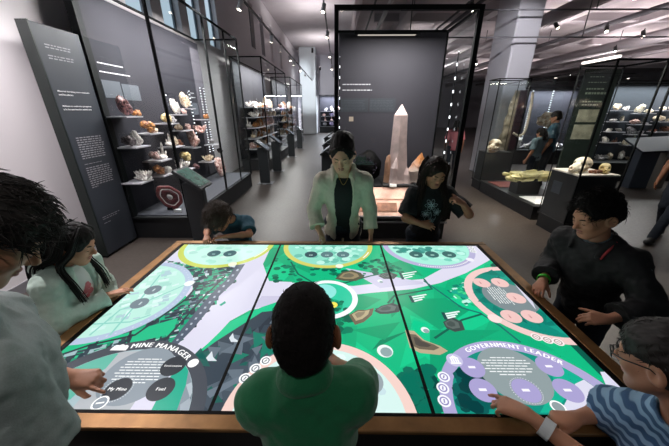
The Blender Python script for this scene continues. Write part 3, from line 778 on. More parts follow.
def scatter(P, cols, n, smin_, smax_, kind='box', seed=0, clipc=None):
    r = random.Random(seed); xs = [p[0] for p in P]; ys = [p[1] for p in P]; k = t = 0; acc = []
    def poly(c, q): acc.append((c, q))
    while k < n and t < n * 30:
        t += 1
        q = (r.uniform(min(xs), max(xs)), r.uniform(min(ys), max(ys)))
        if not inside(q, P): continue
        if clipc and math.dist(q, clipc[0]) > clipc[1]: continue
        k += 1; s = r.uniform(smin_, smax_); c = r.choice(cols)
        if kind == 'box':
            a = r.choice((.35, .35, 1.92, .7)); w, h = s, s * r.uniform(.3, .7)
            poly(c, [(q[0] + u * w * math.cos(a) - v * h * math.sin(a), q[1] + u * w * math.sin(a) + v * h * math.cos(a)) for u, v in ((-.5, -.5), (.5, -.5), (.5, .5), (-.5, .5))])
        elif kind == 'tri':
            a = r.uniform(0, 6.28); poly(c, [(q[0] + s * math.cos(a + d) * r.uniform(.6, 1.3), q[1] + s * math.sin(a + d)) for d in (0, 1.7, 3.6)])
        else:
            poly(c, [(q[0] + s * .5 * math.cos(2 * PI * j / 7) * 1.15, q[1] + s * .5 * math.sin(2 * PI * j / 7)) for j in range(7)])
    g = globals()['poly']
    for c, q in sorted(acc, key=lambda e: (cols.index(e[0]))): g(c, q)
def words(c, o, ux, lines, lh, th, width, seed=0, center=True):
    """rows of small dashes: lines of print too small to read"""
    r = random.Random(seed); uy = (-ux[1], ux[0])
    for i in range(lines):
        tot = width * r.uniform(.8, 1.0) * (.6 if i in (0, lines - 1) else 1); x = -tot / 2 if center else 0
        end = x + tot
        while x < end:
            w = min(r.uniform(.010, .034), end - x)
            P = lambda u, v: (o[0] + ux[0] * u + uy[0] * v, o[1] + ux[1] * u + uy[1] * v)
            y = -i * lh
            if w > .004: poly(c, [P(x, y), P(x + w, y), P(x + w, y + th), P(x, y + th)])
            x += w + .0035
def arc_text(c, t, o, r, a0, size, bold=.09, flip=False):
    """letters set round a circle, read from the outside edge of the table"""
    a = a0
    for ch in t:
        if ch == ' ': a -= .34 * size / r; continue
        V, Fc, w = glyph(ch); w += .08
        am = a - w * size / 2 / r
        ux = (math.sin(am), -math.cos(am)); uy = (math.cos(am), math.sin(am)); p = (o[0] + r * uy[0], o[1] + r * uy[1])
        for f in Fc:
            for dx in (0, bold * .5, bold):
                poly(c, [(p[0] + ux[0] * (V[i][0] + dx - w / 2) * size + uy[0] * (V[i][1] - .35) * size, p[1] + ux[1] * (V[i][0] + dx - w / 2) * size + uy[1] * (V[i][1] - .35) * size) for i in f])
        a -= w * size / r
def flat_text(c, t, o, ux, size, bold=.06):
    uy = (-ux[1], ux[0]); x = -twidth(t, size, bold) / 2
    for ch in t:
        if ch == ' ': x += .3 * size; continue
        V, Fc, w = glyph(ch)
        for f in Fc:
            for dx in (0, bold):
                poly(c, [(o[0] + ux[0] * (x + (V[i][0] + dx) * size) + uy[0] * (V[i][1] - .35) * size, o[1] + ux[1] * (x + (V[i][0] + dx) * size) + uy[1] * (V[i][1] - .35) * size) for i in f])
        x += (w + bold) * size
def rim_icons(o, r, angs, col='F2F4F4', inner='8C93A4'):
    for a in angs:
        c = (o[0] + r * math.cos(a), o[1] + r * math.sin(a)); disc(col, c, .024, 18); disc(inner, c, .017, 16); disc(col, c, .012, 12)
        ux = (math.sin(a), -math.cos(a)); line(inner, [(c[0] - ux[0] * .006, c[1] - ux[1] * .006), (c[0] + ux[0] * .006, c[1] + ux[1] * .006)], .005)
def rock(px_, c0, c1, c2):
    P = px(px_); cx_, cy_ = np.mean(P, 0)
    poly(c0, P); poly(c1, [(cx_ + (x - cx_) * .72 - .006, cy_ + (y - cy_) * .66 + .004) for x, y in P]); poly(c2, [(cx_ + (x - cx_) * .42 - .012, cy_ + (y - cy_) * .4 + .006) for x, y in P])
def draw_screens():
    EM, EM2, EM3, DK = '12B880', '0EA070', '0B8660', '0A5A4A'
    LAV, LAV2 = 'DAD8EA', 'C9C6DE'
    SL, SL2 = '37434F', '55626E'
    full = [(-1.24, .668), (1.112, .668), (1.112, 1.998), (-1.24, 1.998)]
    poly(EM, full)
    scatter(full, [EM2, '14C78C', '10AC78'], 60, .08, .2, 'tri', 1)
    # right screen facets
    for c, q in ((EM3, [(418, 311), (436, 300), (437, 312)]), (DK, [(418, 313), (437, 313), (438, 321)]), (EM2, [(395, 300), (445, 298), (470, 310), (440, 330)]), (EM2, [(430, 330), (500, 330), (470, 345), (430, 380)]), (DK, [(490, 265), (500, 258), (632, 395), (600, 375)]), (EM3, [(560, 330), (600, 352), (585, 350)]), (EM3, [(380, 340), (410, 330), (372, 350)]), (EM2, [(352, 330), (400, 322), (385, 340)])):
        pxpoly(c, q)
    # river
    pxpoly(LAV, [(184, 245), (272, 245), (262, 266), (240, 285), (215, 300), (190, 300), (150, 262)])
    pxpoly(LAV, [(243, 264), (232, 283), (217, 298), (207, 312), (190, 330), (175, 346), (158, 362), (146, 388), (128, 413), (160, 413), (165, 388), (178, 368), (197, 353), (214, 338), (230, 321), (252, 309), (277, 299), (292, 293), (292, 282), (269, 281), (263, 264), (266, 245), (250, 245)])
    pxpoly(LAV, [(255, 281), (298, 283), (353, 286), (390, 282), (423, 279), (445, 267), (462, 258), (470, 245), (476, 245), (490, 260), (466, 273), (440, 283), (413, 289), (370, 293), (334, 297), (300, 301), (240, 312)])
    pxpoly(LAV2, [(262, 296), (300, 296), (345, 291), (340, 296), (300, 301), (250, 309)])
    pxpoly(LAV2, [(345, 268), (423, 282), (423, 284), (380, 288)])
    # old town blocks on the left screen
    city = px([(165, 260), (190, 265), (240, 267), (232, 283), (217, 298), (207, 312), (190, 330), (174, 346), (140, 346), (110, 348), (55, 366), (45, 360), (100, 345), (160, 318), (190, 296), (196, 280), (186, 268)])
    poly('149C74', city)
    scatter(city, ['DDE7EC', 'C5D6DC', '7F93A0', '18B484', '1F6B58', '3E4B5A', '2E3A48', '26323E', '15A078', '2A3A44'], 520, .018, .05, 'box', 3)
    pxpoly('18BC86', [(57, 352), (110, 338), (150, 326), (178, 318), (172, 334), (140, 341), (90, 352), (40, 375)])
    pxpoly(EM2, [(40, 368), (100, 351), (130, 344), (90, 365), (40, 398)])
    scatter(px([(60, 356), (130, 337), (150, 330), (120, 345), (40, 372)]), ['2A3942', '0F8F6A', '9DB8BE', '33424C'], 40, .03, .06, 'box', 5)
    pxline('26343C', [(40, 362), (90, 345), (135, 335), (165, 314), (185, 300), (200, 283)], .013)
    pxline('26343C', [(96, 344), (104, 330)], .011); pxline('26343C', [(128, 345), (131, 330), (150, 318)], .011)
    pxline('26343C', [(165, 340), (185, 318), (205, 296), (225, 276)], .012)
    pxpoly('4C586A', [(245, 264), (233, 283), (217, 298), (207, 312), (192, 330), (178, 344), (166, 350), (180, 331), (198, 309), (212, 293), (227, 279), (236, 265)])
    for k in range(14):
        t = k / 13; pxpoly('AEB9C6', [(237 - 60 * t, 269 + 70 * t), (239 - 60 * t, 269 + 70 * t), (238 - 60 * t, 271 + 70 * t), (236 - 60 * t, 271 + 70 * t)])
    pxpoly('1FA387', [(221, 306), (226, 303), (225, 301), (219, 305)])
    # dark hills either side of the first gap
    pxpoly('17C48B', [(180, 372), (197, 354), (230, 322), (262, 307), (292, 297), (300, 312), (255, 319), (225, 337), (205, 360)])
    pxpoly(SL, [(196, 356), (215, 342), (240, 326), (262, 312), (300, 308), (300, 360), (262, 380), (240, 413), (180, 413)])
    scatter(px([(200, 360), (240, 328), (290, 315), (290, 360), (240, 405), (205, 410)]), [SL2, '2B3540', '1F5E57', '46525E', '1C7A66', '65727E'], 70, .03, .07, 'tri', 8)
    for q in ([(206, 358), (212, 351), (213, 357), (217, 361), (208, 361)], [(229, 338), (233, 333), (234, 338), (240, 342), (231, 342)]): pxpoly('D8E0E6', q)
    pxpoly('6C7986', [(205, 392), (240, 376), (246, 378), (210, 398)])
    # shrubs and woods
    sh = ['0A6E52', '0C7E5E', '08604A']
    scatter(px([(276, 256), (291, 260), (302, 281), (272, 284)]), sh, 24, .02, .045, 'blob', 11)
    scatter(px([(310, 267), (368, 262), (385, 252), (390, 272), (356, 278), (312, 276)]), sh, 60, .02, .05, 'blob', 12)
    scatter(px([(384, 262), (400, 265), (404, 273), (384, 272)]), sh, 20, .02, .04, 'blob', 14)
    scatter(px([(334, 305), (348, 308), (352, 330), (340, 340)]), sh, 16, .03, .05, 'blob', 13)
    scatter(px([(385, 395), (405, 370), (430, 366), (440, 411), (385, 411)]), ['084A42', '0A5A4C', '0C6E5A'], 90, .03, .06, 'blob', 15)
    # tracks
    pxline('15604E', [(291, 262), (298, 274), (312, 282), (345, 283), (370, 276), (392, 272)], .012)
    pxline('15604E', [(388, 303), (394, 296), (432, 289), (424, 279)], .012); pxline('1E6A66', [(424, 281), (440, 292), (462, 308), (480, 313), (500, 326), (520, 342)], .011)
    pxline('15604E', [(435, 338), (462, 320), (482, 314)], .012); pxline('15604E', [(376, 309), (392, 307), (394, 300)], .011)
    # town on the right
    tw = px([(446, 292), (462, 282), (472, 292), (476, 302), (462, 305)])
    scatter(tw, ['2BD9A0', 'BFEFE0', '0F7F68', '19A58A', '3FD08A'], 40, .02, .05, 'box', 17)
    # workings
    rock([(335, 279), (342, 272), (352, 270), (361, 273), (364, 277), (356, 281), (344, 281)], '5A5A48', '9A8C6C', '6F6B58')
    rock([(349, 315), (358, 310), (366, 310), (374, 308), (372, 315), (364, 322), (355, 325)], '6F6450', 'B9AB88', '8C8068')
    rock([(405, 330), (414, 331), (424, 340), (440, 346), (448, 351), (440, 355), (420, 353), (410, 348)], 'B9A98A', '6E6454', '4F4A44')
    for q in ([(378, 276), (384, 273), (393, 273), (398, 275), (394, 279), (384, 279)], [(374, 311), (381, 306), (392, 303), (401, 306), (399, 312), (388, 314), (380, 314)], [(443, 322), (452, 317), (462, 322), (465, 330), (455, 332), (446, 328)], [(380, 274), (390, 272), (396, 276), (388, 279)]): rock(q, '3F4C4A', '5E6A66', '465350')
    for x, y in ((404, 274), (414, 297), (447, 314)):
        for k in range(3): pxline('E6F2F0', [(x - 2, y + k * 2.4), (x + 12 - k * 2, y - 2.4 + k * 2.4)], .011)
        pxline('1E4A4A', [(x - 4, y - 1), (x - 1, y + 5)], .018)
    for x, y, r_ in ((380, 281, .016), (385, 351, .036), (425, 330, .02)): disc('E8F4F2', tuple(atz(x, y, TZ)[:2]), r_, 20); disc('8FA6A8', tuple(atz(x + 1.2, y + 1, TZ)[:2]), r_ * .72, 18)
    # ---- stations
    def station(o, R, r_, ring, fill, pat, n, seed, kind='blob'):
        disc(ring, o, R, 72); disc(fill, o, r_, 64)
        if n: scatter([(o[0] - r_, o[1] - r_), (o[0] + r_, o[1] - r_), (o[0] + r_, o[1] + r_), (o[0] - r_, o[1] + r_)], pat, n, .03, .06, kind, seed, (o, r_ - .03))
    L = (-1.262, 1.335); station(L, .377, .335, 'B4C4DC', 'BDEADD', ['A9DDD0', 'CDEFE8', 'B0CFD6', 'D9F2EE'], 130, 21, 'box')
    for k in range(26):
        a = 1.25 - k * .098; arc = (L[0] + .355 * math.cos(a), L[1] + .355 * math.sin(a)); disc('CBD8E6', arc, .005, 6)
    line('8FD3C6', px([(90, 335), (120, 310), (150, 300), (185, 285)]), .01); line('8FD3C6', px([(80, 325), (130, 322), (150, 315)]), .01); line('8FD3C6', px([(110, 335), (140, 300), (160, 275)]), .01)
    disc('EEF6F6', (L[0] + .36 * math.cos(.35), L[1] + .36 * math.sin(.35)), .03, 18)
    TL = (-.875, 2.005); station(TL, .365, .325, 'C9D45E', 'C4F0E2', ['A9E5D2', 'D8F5EA', 'B0E0D4'], 60, 22)
    disc('F0F6DC', (TL[0] + .34 * math.cos(-1.15), TL[1] + .34 * math.sin(-1.15)), .03, 18)
    TM = (-.074, 2.0); station(TM, .352, .315, 'CFCF68', '8FDCC6', ['76CDB4', 'A9E9D6', '6CC0AC', 'BDF0E2'], 110, 23)
    disc('F0F2DC', (TM[0] + .335 * math.cos(-1.3), TM[1] + .335 * math.sin(-1.3)), .028, 18)
    TR = (.715, 2.005); station(TR, .354, .312, 'B2ADD2', 'A6EBD8', ['8FDCC8', 'BDF2E4', '79CDBB'], 70, 24)
    scatter(px([(395, 248), (430, 248), (425, 253), (396, 252)]), ['4FA396', '3F9084'], 24, .03, .05, 'blob', 31)
    disc('E9E8F4', (TR[0] + .335 * math.cos(-.75), TR[1] + .335 * math.sin(-.75)), .028, 18)
    for o, n in ((TL, 16), (TM, 10), (TR, 26)):
        for k in range(n):
            a = -2.0 + k * (.045 if o is TR else .03) + (0 if o is TR else 1.35); c = (o[0] + .333 * math.cos(a), o[1] + .333 * math.sin(a)); disc('F6F6F2', c, .0062, 5)
    rim_icons(TR, .34, (-.30, -.16, -.04))
    for o in ((-.931, 1.85), (-.81, 1.851)): disc('4B6B70', o, .048, 28); words('A9D0CC', (o[0], o[1] - .004), (-1, 0), 1, .02, .012, .05, 3)
    for o in ((-.197, 1.842), (-.077, 1.842), (.043, 1.844)): disc('38535A' if o[0] < -.1 else '5E7E82', o, .047, 28); words('C4E2DE', (o[0], o[1] - .004), (-1, 0), 1, .02, .012, .05, 4)
    for o in ((.59, 1.851), (.71, 1.853), (.838, 1.854)): disc('3F6A68', o, .050, 28); words('B9E8DC', (o[0], o[1] - .004), (-1, 0), 1, .02, .012, .05, 5)
    for o in ((-1.107, 1.387), (-1.105, 1.262)): disc('77868F', o, .046, 28); words('C9D6DA', (o[0], o[1]), (0, -1), 1, .02, .010, .045, 6)
    # right hand station
    R_ = (1.105, 1.332); station(R_, .345, .30, 'EBC8C4', '118A78', ['0E7A6C', '1A9C86', '0B6A62'], 60, 25, 'tri')
    pxpoly('C9CCD6', [(520, 292), (540, 318), (520, 310), (512, 300)]); disc('7C8A8E', (1.0, 1.345), .145, 36)
    pxpoly('D3D2E2', [(513, 282), (532, 300), (536, 310), (524, 296)])
    words('E6EAEA', (.905, 1.36), (0, 1), 8, .0140, .0055, .18, 8)
    for o in ((.905, 1.485), (1.02, 1.488), (1.03, 1.334), (.912, 1.178), (1.02, 1.179)): disc('EBC2BE', o, .05, 28); words('C98E8C', (o[0] - .004, o[1]), (0, 1), 1, .02, .008, .05, 9)
    rim_icons(R_, .335, (3.68 + .55, 3.68 + .68, 3.68 + .81), 'F4E9E8', 'A8948F'); disc('F2DCD8', (R_[0] + .335 * math.cos(3.68), R_[1] + .335 * math.sin(3.68)), .033, 20)
    # near middle station
    BM = (-.064, .640); station(BM, .352, .312, 'EFCFC6', 'D3EFEA', ['BFE6DF', 'E3F6F2', 'C6DFE4'], 90, 26)
    disc('8A979E', (-.27, .79), .055, 28); words('DDE6E8', (-.27, .795), (1, 0), 2, .02, .01, .06, 12); disc('98A4AA', (.13, .79), .055, 28)
    rim_icons(BM, .345, (2.35, 2.50, 2.66), 'FFFFFF', '6E7880')
    # centre ring
    C = (-.059, 1.321); disc('30C8A0', C, .148, 40); disc('8FE3DA', (C[0] - .02, C[1] + .06), .075, 24); disc('15A67C', (C[0] + .03, C[1] - .07), .06, 20); scatter([(C[0], C[1] - .12), (C[0] + .13, C[1] - .1), (C[0] + .1, C[1] - .02), (C[0], C[1] - .03)], sh, 14, .02, .04, 'blob', 41)
    disc('F2E45C', tuple(atz(333, 305, TZ)[:2]), .026, 20); disc('F2F4F8', C, .178, 56, .147)
    # mine manager
    BL = (-.86, .605); disc('474C55', BL, .388, 72); disc('A9C0C6', BL, .335, 64)
    def incirc(c, pts, o=BL, r=.334):   # keep a shape inside its circle
        ring = [(o[0] + r * math.cos(2 * PI * k / 48), o[1] + r * math.sin(2 * PI * k / 48)) for k in range(48)]
        q = clip(px(pts), ring)
        if len(q) > 2: poly(c, q)
    incirc('63B8A4', [(60, 372), (110, 352), (128, 356), (100, 372), (70, 400), (50, 400)])
    incirc('B4B9BE', [(120, 352), (175, 350), (150, 385), (130, 411), (70, 411)])
    incirc(LAV, [(160, 352), (176, 352), (184, 362), (162, 390), (152, 413), (128, 413), (146, 385)])
    incirc('15A98C', [(165, 384), (182, 362), (196, 352), (203, 362), (192, 385), (187, 413), (150, 413)])
    incirc('8895A0', [(190, 362), (205, 360), (206, 413), (176, 413), (186, 385)])
    incirc('B5C0C8', [(186, 385), (197, 380), (190, 398)]); incirc('66737F', [(190, 398), (197, 382), (204, 400), (196, 411)]); incirc('A3AEB8', [(180, 405), (190, 398), (192, 411), (180, 413)])
    disc('8D98A2', (-.815, .815), .135, 40); words('F2F5F6', (-.81, .885), (1, 0), 9, .0140, .0046, .21, 14)
    for o, t, r_ in (((-.848, .748), 'My Mine', .048), ((-.681, .75), 'Fuel', .05), ((-.69, .855), 'Environment', .05)):
        disc('30353C', o, r_, 32); flat_text('FFFFFF', t, o, (1, 0), .019 if len(t) < 8 else .0125)
    for k in range(40):
        a = 2 * PI * k / 40; disc('E6EAEC', (-.848 + .053 * math.cos(a), .748 + .053 * math.sin(a)), .0024, 4)
    ic = (-.985, .945)
    for dx in (0, .02, -.02): disc('FFFFFF', (ic[0] + dx, ic[1] + .008 - abs(dx) * .2), .015, 12)
    poly('FFFFFF', [(ic[0] - .036, ic[1] - .012), (ic[0] + .036, ic[1] - .012), (ic[0] + .036, ic[1] + .004), (ic[0] - .036, ic[1] + .004)])
    arc_text('FFFFFF', 'MINE MANAGER', BL, .362, 1.80, .038)
    disc('FFFFFF', (BL[0] + .362 * math.cos(.82), BL[1] + .362 * math.sin(.82)), .022, 18)
    disc('FFFFFF', (-.872, .692), .028, 20); disc('8D98A2', (-.872, .692), .022, 18); line('FFFFFF', [(-.885, .69), (-.86, .694)], .006)
    # government leader
    BR = (.73, .660); disc('ABA5D0', BR, .348, 72); disc('128F7E', BR, .300, 64)
    scatter(px([(446, 385), (470, 360), (500, 395), (480, 411), (446, 411)]), ['094A48', '0B5C58', '083E40'], 70, .03, .055, 'blob', 27, (BR, .28))
    incirc('D9D8EA', [(575, 384), (592, 375), (632, 398), (640, 413), (560, 413)], BR, .299); pxpoly('D9D8EA', [(600, 372), (606, 372), (640, 404), (640, 413), (618, 413)])
    incirc('16B090', [(545, 352), (600, 372), (575, 384), (555, 413), (540, 413), (555, 385)], BR, .299)
    disc('8E9C9F', (.725, .835), .135, 40); words('F2F5F6', (.72, .91), (1, 0), 7, .0140, .0046, .21, 18)
    for o in ((.568, .862), (.565, .76), (.73, .76), (.895, .87), (.891, .762)): disc('A79FCE', o, .05, 30); words('F6F4FF', (o[0], o[1] - .005), (1, 0), 1, .02, .011, .055, 19)
    for k in range(36):
        a = 2 * PI * k / 36; disc('E6E2F4', (.73 + .054 * math.cos(a), .76 + .054 * math.sin(a)), .0024, 4)
    arc_text('FFFFFF', 'GOVERNMENT LEADER', BR, .325, 2.06, .0345)
    gi = 2.32; gc = (BR[0] + .325 * math.cos(gi), BR[1] + .325 * math.sin(gi)); disc('C6C2E2', gc, .034, 20)
    for dx in (-.014, -.005, .005, .014): poly('FFFFFF', [(gc[0] + dx - .003, gc[1] - .012), (gc[0] + dx + .003, gc[1] - .012), (gc[0] + dx + .003, gc[1] + .008), (gc[0] + dx - .003, gc[1] + .008)])
    poly('FFFFFF', [(gc[0] - .022, gc[1] + .009), (gc[0] + .022, gc[1] + .009), (gc[0], gc[1] + .024)]); poly('FFFFFF', [(gc[0] - .022, gc[1] - .02), (gc[0] + .022, gc[1] - .02), (gc[0] + .022, gc[1] - .013), (gc[0] - .022, gc[1] - .013)])
    rim_icons(BR, .335, (2.66, 2.82, 2.98), 'F4F4FA', '8F88BC')
    disc('FFFFFF', (.805, .695), .026, 20); disc('8E9C9F', (.805, .695), .020, 18)
def clip(P, Q):
    """polygon P cut to the convex polygon Q"""
    out = list(P); n = len(Q)
    for i in range(n):
        (x0, y0), (x1, y1) = Q[i], Q[(i + 1) % n]; inp, out = out, []
        if not inp: break
        sd = lambda p: (x1 - x0) * (p[1] - y0) - (y1 - y0) * (p[0] - x0)
        for a, b in zip(inp, inp[1:] + inp[:1]):
            da, db = sd(a), sd(b)
            if da >= 0: out.append(a)
            if (da >= 0) != (db >= 0): t = da / (da - db); out.append((a[0] + (b[0] - a[0]) * t, a[1] + (b[1] - a[1]) * t))
    return out
def build_table():
    T = empty('touchscreen_table', (-.064, 1.333, 0), 'large table of three glowing map touch screens in a bronze frame', 'table')
    draw_screens(); dm = display_mat()
    for (x0, x1) in SX:
        R = [(x0 + .007, SY[0]), (x1 - .007, SY[0]), (x1 - .007, SY[1]), (x0 + .007, SY[1])]
        V, F, Cc = [], [], []
        for c, P, i in SHAPES:
            if max(p[0] for p in P) < x0 or min(p[0] for p in P) > x1: continue
            area = sum(a[0] * b[1] - b[0] * a[1] for a, b in zip(P, P[1:] + P[:1]))
            if area < 0: P = P[::-1]
            q = clip(P, R)
            if len(q) < 3: continue
            n = len(V); z = TZ + i * 5e-6
            V += [(x, y, z) for x, y in q]; F.append(tuple(range(n, n + len(q)))); Cc += [(*srgb(c), 1)] * len(q)
        o = pydata('display_screen', V, F, dm, T)
        at = o.data.color_attributes.new('picture', 'FLOAT_COLOR', 'CORNER')
        lv = np.empty(len(o.data.loops), np.int32); o.data.loops.foreach_get('vertex_index', lv)
        at.data.foreach_set('color', np.array(Cc, np.float32)[lv].ravel())
    fm = mat('bronze', '8E6840', .42, .55, noise=.2, nscale=14)
    bm = mat('bezel_black', '050506', .6, spec=.15)
    X0, X1, Y0, Y1 = -1.24, 1.112, .668, 1.998
    b = MB()
    for a, c in (((X0 - .022, Y0 - .012), (X1 + .022, Y0)), ((X0 - .022, Y1), (X1 + .022, Y1 + .022)), ((X0 - .022, Y0), (X0, Y1)), ((X1, Y0), (X1 + .022, Y1))): b.box((*a, .765), (*c, .801))
    for x in (SX[0][1], SX[1][1]): b.box((x - .0068, Y0, .78), (x + .0068, Y1, .8006))
    b.box((X0, Y0, .77), (X1, Y1, .7985))
    b.build('bezel', bm, T)
    e = .085
    for a, c in (((X0 - e, Y0 - .065), (X1 + e, Y0 - .012)), ((X0 - e, Y1 + .022), (X1 + e, Y1 + .07)), ((X0 - e, Y0 - .012), (X0 - .022, Y1 + .022)), ((X1 + .022, Y0 - .012), (X1 + e, Y1 + .022))):
        b = MB(); b.box((*a, .786), (*c, .803), .003); b.build('frame_rail', fm, T)
    b = MB(); b.box((X0 + .02, Y0 + .10, .03), (X1 - .02, Y1 - .10, .6995)); b.build('base_cabinet', mat('table_black', '0C0D0F', .5), T)
    b = MB(); b.box((X0 - e + .012, Y0 - .055, .70), (X1 + e - .012, Y0 - .02, .7859)); b.box((X0 - e + .012, Y1 + .03, .70), (X1 + e - .012, Y1 + .06, .7859)); b.box((X0 - e + .012, Y0 - .02, .70), (X0 - .03, Y1 + .03, .7859)); b.box((X1 + .03, Y0 - .02, .70), (X1 + e - .012, Y1 + .03, .7859)); b.box((X0 - .03, Y0 - .02, .70), (X1 + .03, Y1 + .03, .73)); b.build('apron', MATS['table_black'], T)
    b = MB(); b.box((X0 + .10, Y0 + .2, 0), (X1 - .10, Y1 - .2, .03)); b.build('toe_kick', MATS['bezel_black'], T)
    return T
# ------------------------------------------------------------------ the hall
def struct(b, name, m, smooth=False):
    o = b.build(name, m, None, smooth); o['kind'] = 'structure'; return o
def floor_mat():
    m = mat('concrete_floor', '6E6A68', .42)
    nt = m.node_tree; b = nt.nodes['Principled BSDF']; tc = nt.nodes.new('ShaderNodeTexCoord')
    n = nt.nodes.new('ShaderNodeTexNoise'); n.inputs['Scale'].default_value = .9; n.inputs['Detail'].default_value = 9; n.inputs['Roughness'].default_value = .65
    r = nt.nodes.new('ShaderNodeValToRGB'); e = r.color_ramp.elements
    e[0].position = .3; e[0].color = (*srgb('322D2A'), 1); e[1].position = .75; e[1].color = (*srgb('453E39'), 1)
    n2 = nt.nodes.new('ShaderNodeTexNoise'); n2.inputs['Scale'].default_value = 25; n2.inputs['Detail'].default_value = 5
    mr = nt.nodes.new('ShaderNodeMapRange'); mr.inputs[3].default_value = .28; mr.inputs[4].default_value = .5
    nt.links.new(tc.outputs['Object'], n.inputs['Vector']); nt.links.new(tc.outputs['Object'], n2.inputs['Vector'])
    nt.links.new(n.outputs['Fac'], r.inputs['Fac']); nt.links.new(r.outputs[0], b.inputs['Base Color'])
    nt.links.new(n2.outputs['Fac'], mr.inputs[0]); nt.links.new(mr.outputs[0], b.inputs['Roughness'])
    return m
WX = -3.34
ZC = 4.75
def build_room():
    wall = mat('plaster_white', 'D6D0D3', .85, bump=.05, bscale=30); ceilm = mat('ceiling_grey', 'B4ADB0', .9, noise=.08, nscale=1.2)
    struct(MB().box((WX - .3, -4, -.12), (26.3, 34.3, 0)), 'floor', floor_mat())
    # left wall with tall windows
    wins = [(5.3, 6.0, 3.35, 6.0), (6.35, 7.05, 3.35, 6.0), (7.4, 8.1, 3.35, 6.0), (8.45, 9.15, 3.4, 6.0), (12.5, 13.1, 4.1, 5.6), (14.1, 14.7, 4.1, 5.6), (15.9, 16.5, 4.1, 5.6), (18.3, 18.9, 4.1, 5.6)]
    b = MB(); y = -4.0
    for (a, c, z0, z1) in wins:
        b.box((WX - .3, y, 0), (WX, a, 6.2)); b.box((WX - .3, a, 0), (WX, c, z0)); b.box((WX - .3, a, z1), (WX, c, 6.2)); y = c
    b.box((WX - .3, y, 0), (WX, 28, 6.2)); struct(b, 'wall_left', wall)
    for i, (a, c, z0, z1) in enumerate(wins):
        w = MB(); w.box((WX - .20, a, z0), (WX - .16, c, z1)); o = struct(w, 'window_%d' % (i + 1), emat('daylight_pane', 'A9BCCB', 1.2) if i < 4 else mat('dark_pane', '3C444C', .2))
        f = MB()
        for p, q in (((a, z0), (a + .05, z1)), ((c - .05, z0), (c, z1)), ((a + .05, z0), (c - .05, z0 + .05)), ((a + .05, z1 - .05), (c - .05, z1)), ((a + .05, (z0 + z1) / 2 - .02), (c - .05, (z0 + z1) / 2 + .02))): f.box((WX - .159, p[0], p[1]), (WX - .12, q[0], q[1]))
        f.build('window_frame', mat('window_metal', '55606A', .4), o)
    struct(MB().box((WX, -4, 0), (WX + .012, 3.05, .11)), 'baseboard_left', mat('base_grey', '77757A', .6))
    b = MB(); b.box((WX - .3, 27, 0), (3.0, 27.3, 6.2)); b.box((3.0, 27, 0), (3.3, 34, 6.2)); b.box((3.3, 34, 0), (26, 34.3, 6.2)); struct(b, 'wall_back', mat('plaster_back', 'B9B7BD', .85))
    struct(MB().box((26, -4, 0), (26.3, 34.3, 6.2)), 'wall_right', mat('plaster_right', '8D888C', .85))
    struct(MB().box((WX - .3, 1.0, 6.2), (.7, 28, 6.35)), 'ceiling', ceilm)
    b = MB(); b.box((.7, 1.0, ZC), (26.3, 34, ZC + .15)); b.box((.7, 1.0, ZC + .15), (.8, 28, 6.35)); struct(b, 'ceiling_lower', mat('ceiling_pinkish', 'A89C9E', .9, noise=.12, nscale=1.5))
    # columns
    struct(MB().box((-2.95, 24.0, 0), (-1.72, 25.2, 6.2), .05), 'column_left', mat('column_white', 'CBD3D8', .8))
    struct(MB().box((4.30, 8.05, 0), (4.90, 9.15, ZC), .03), 'column_right', mat('column_grey', 'A7A4AB', .8))
    # ceiling beams and pipes
    bm = mat('beam_grey', '9C9396', .85); dk = mat('pipe_dark', '4A474C', .6)
    for i, x in enumerate((2.0, 4.45, 7.1, 9.8, 12.6, 15.6, 19.0)): struct(MB().box((x, 4.4, ZC - .3), (x + .28, 33, ZC)), 'beam_%d' % (i + 1), bm)
    for i, y in enumerate((11.0, 14.5, 18.0, 22.0, 27.0)): struct(MB().box((1.2, y, ZC - .22), (26, y + .25, ZC)), 'beam_%d' % (i + 8), bm)
    def pipe(pts, r, name, label, m, cat='pipe', group=None, n=10, hang=0):
        e_ = empty(name, pts[0], label, cat, group)
        MB().tube(pts, r, n).build('tube' if cat == 'pipe' else 'duct', m, e_, True)
        if hang:
            for t in (.02, .3, .6, .97):
                q = A(pts[0]) + (A(pts[-1]) - A(pts[0])) * t; MB().tube([q + A((0, 0, r * .9)), A((q[0], q[1], hang))], .012, 6).build('hanger', dk, e_)
    pipe([(1.4, 7.55, 3.88), (15.8, 7.55, 3.88)], .016, 'tension_rod', 'upper thin dark rod crossing in front of the grey column', dk, hang=ZC)
    pipe([(1.4, 7.75, 3.40), (15.8, 7.75, 3.40)], .016, 'tension_rod', 'lower thin dark rod crossing in front of the grey column', dk, hang=ZC)
    pipe([(5.9, 5.0, 4.2), (5.9, 32, 4.2)], .16, 'air_duct', 'round grey air duct running back beside the grey column', mat('duct_grey', '9A9296', .5, .2), 'duct', hang=ZC)
    pipe([(11.2, 5.0, 4.2), (11.2, 32, 4.2)], .2, 'air_duct', 'wide grey air duct under the ceiling far right', MATS['duct_grey'], 'duct', hang=ZC)
    pipe([(1.35, 3.4, 4.4), (1.35, 30, 4.4)], .06, 'ceiling_pipe', 'pale pipe running back above the tall centre case', mat('pipe_pale', 'BDB6B8', .6), 'pipe', hang=ZC)
    pipe([(8.4, 5.0, 4.3), (8.4, 32, 4.3)], .07, 'ceiling_pipe', 'dark pipe running back between the two air ducts', dk, hang=ZC)
    pipe([(3.6, 5, 4.35), (3.6, 32, 4.35)], .05, 'ceiling_pipe', 'thin dark pipe running back in front of the grey column top', dk, hang=ZC)
    pipe([(14.2, 6, 4.25), (14.2, 32, 4.25)], .09, 'ceiling_pipe', 'grey pipe under the ceiling at the far right edge', MATS['duct_grey'], hang=ZC)
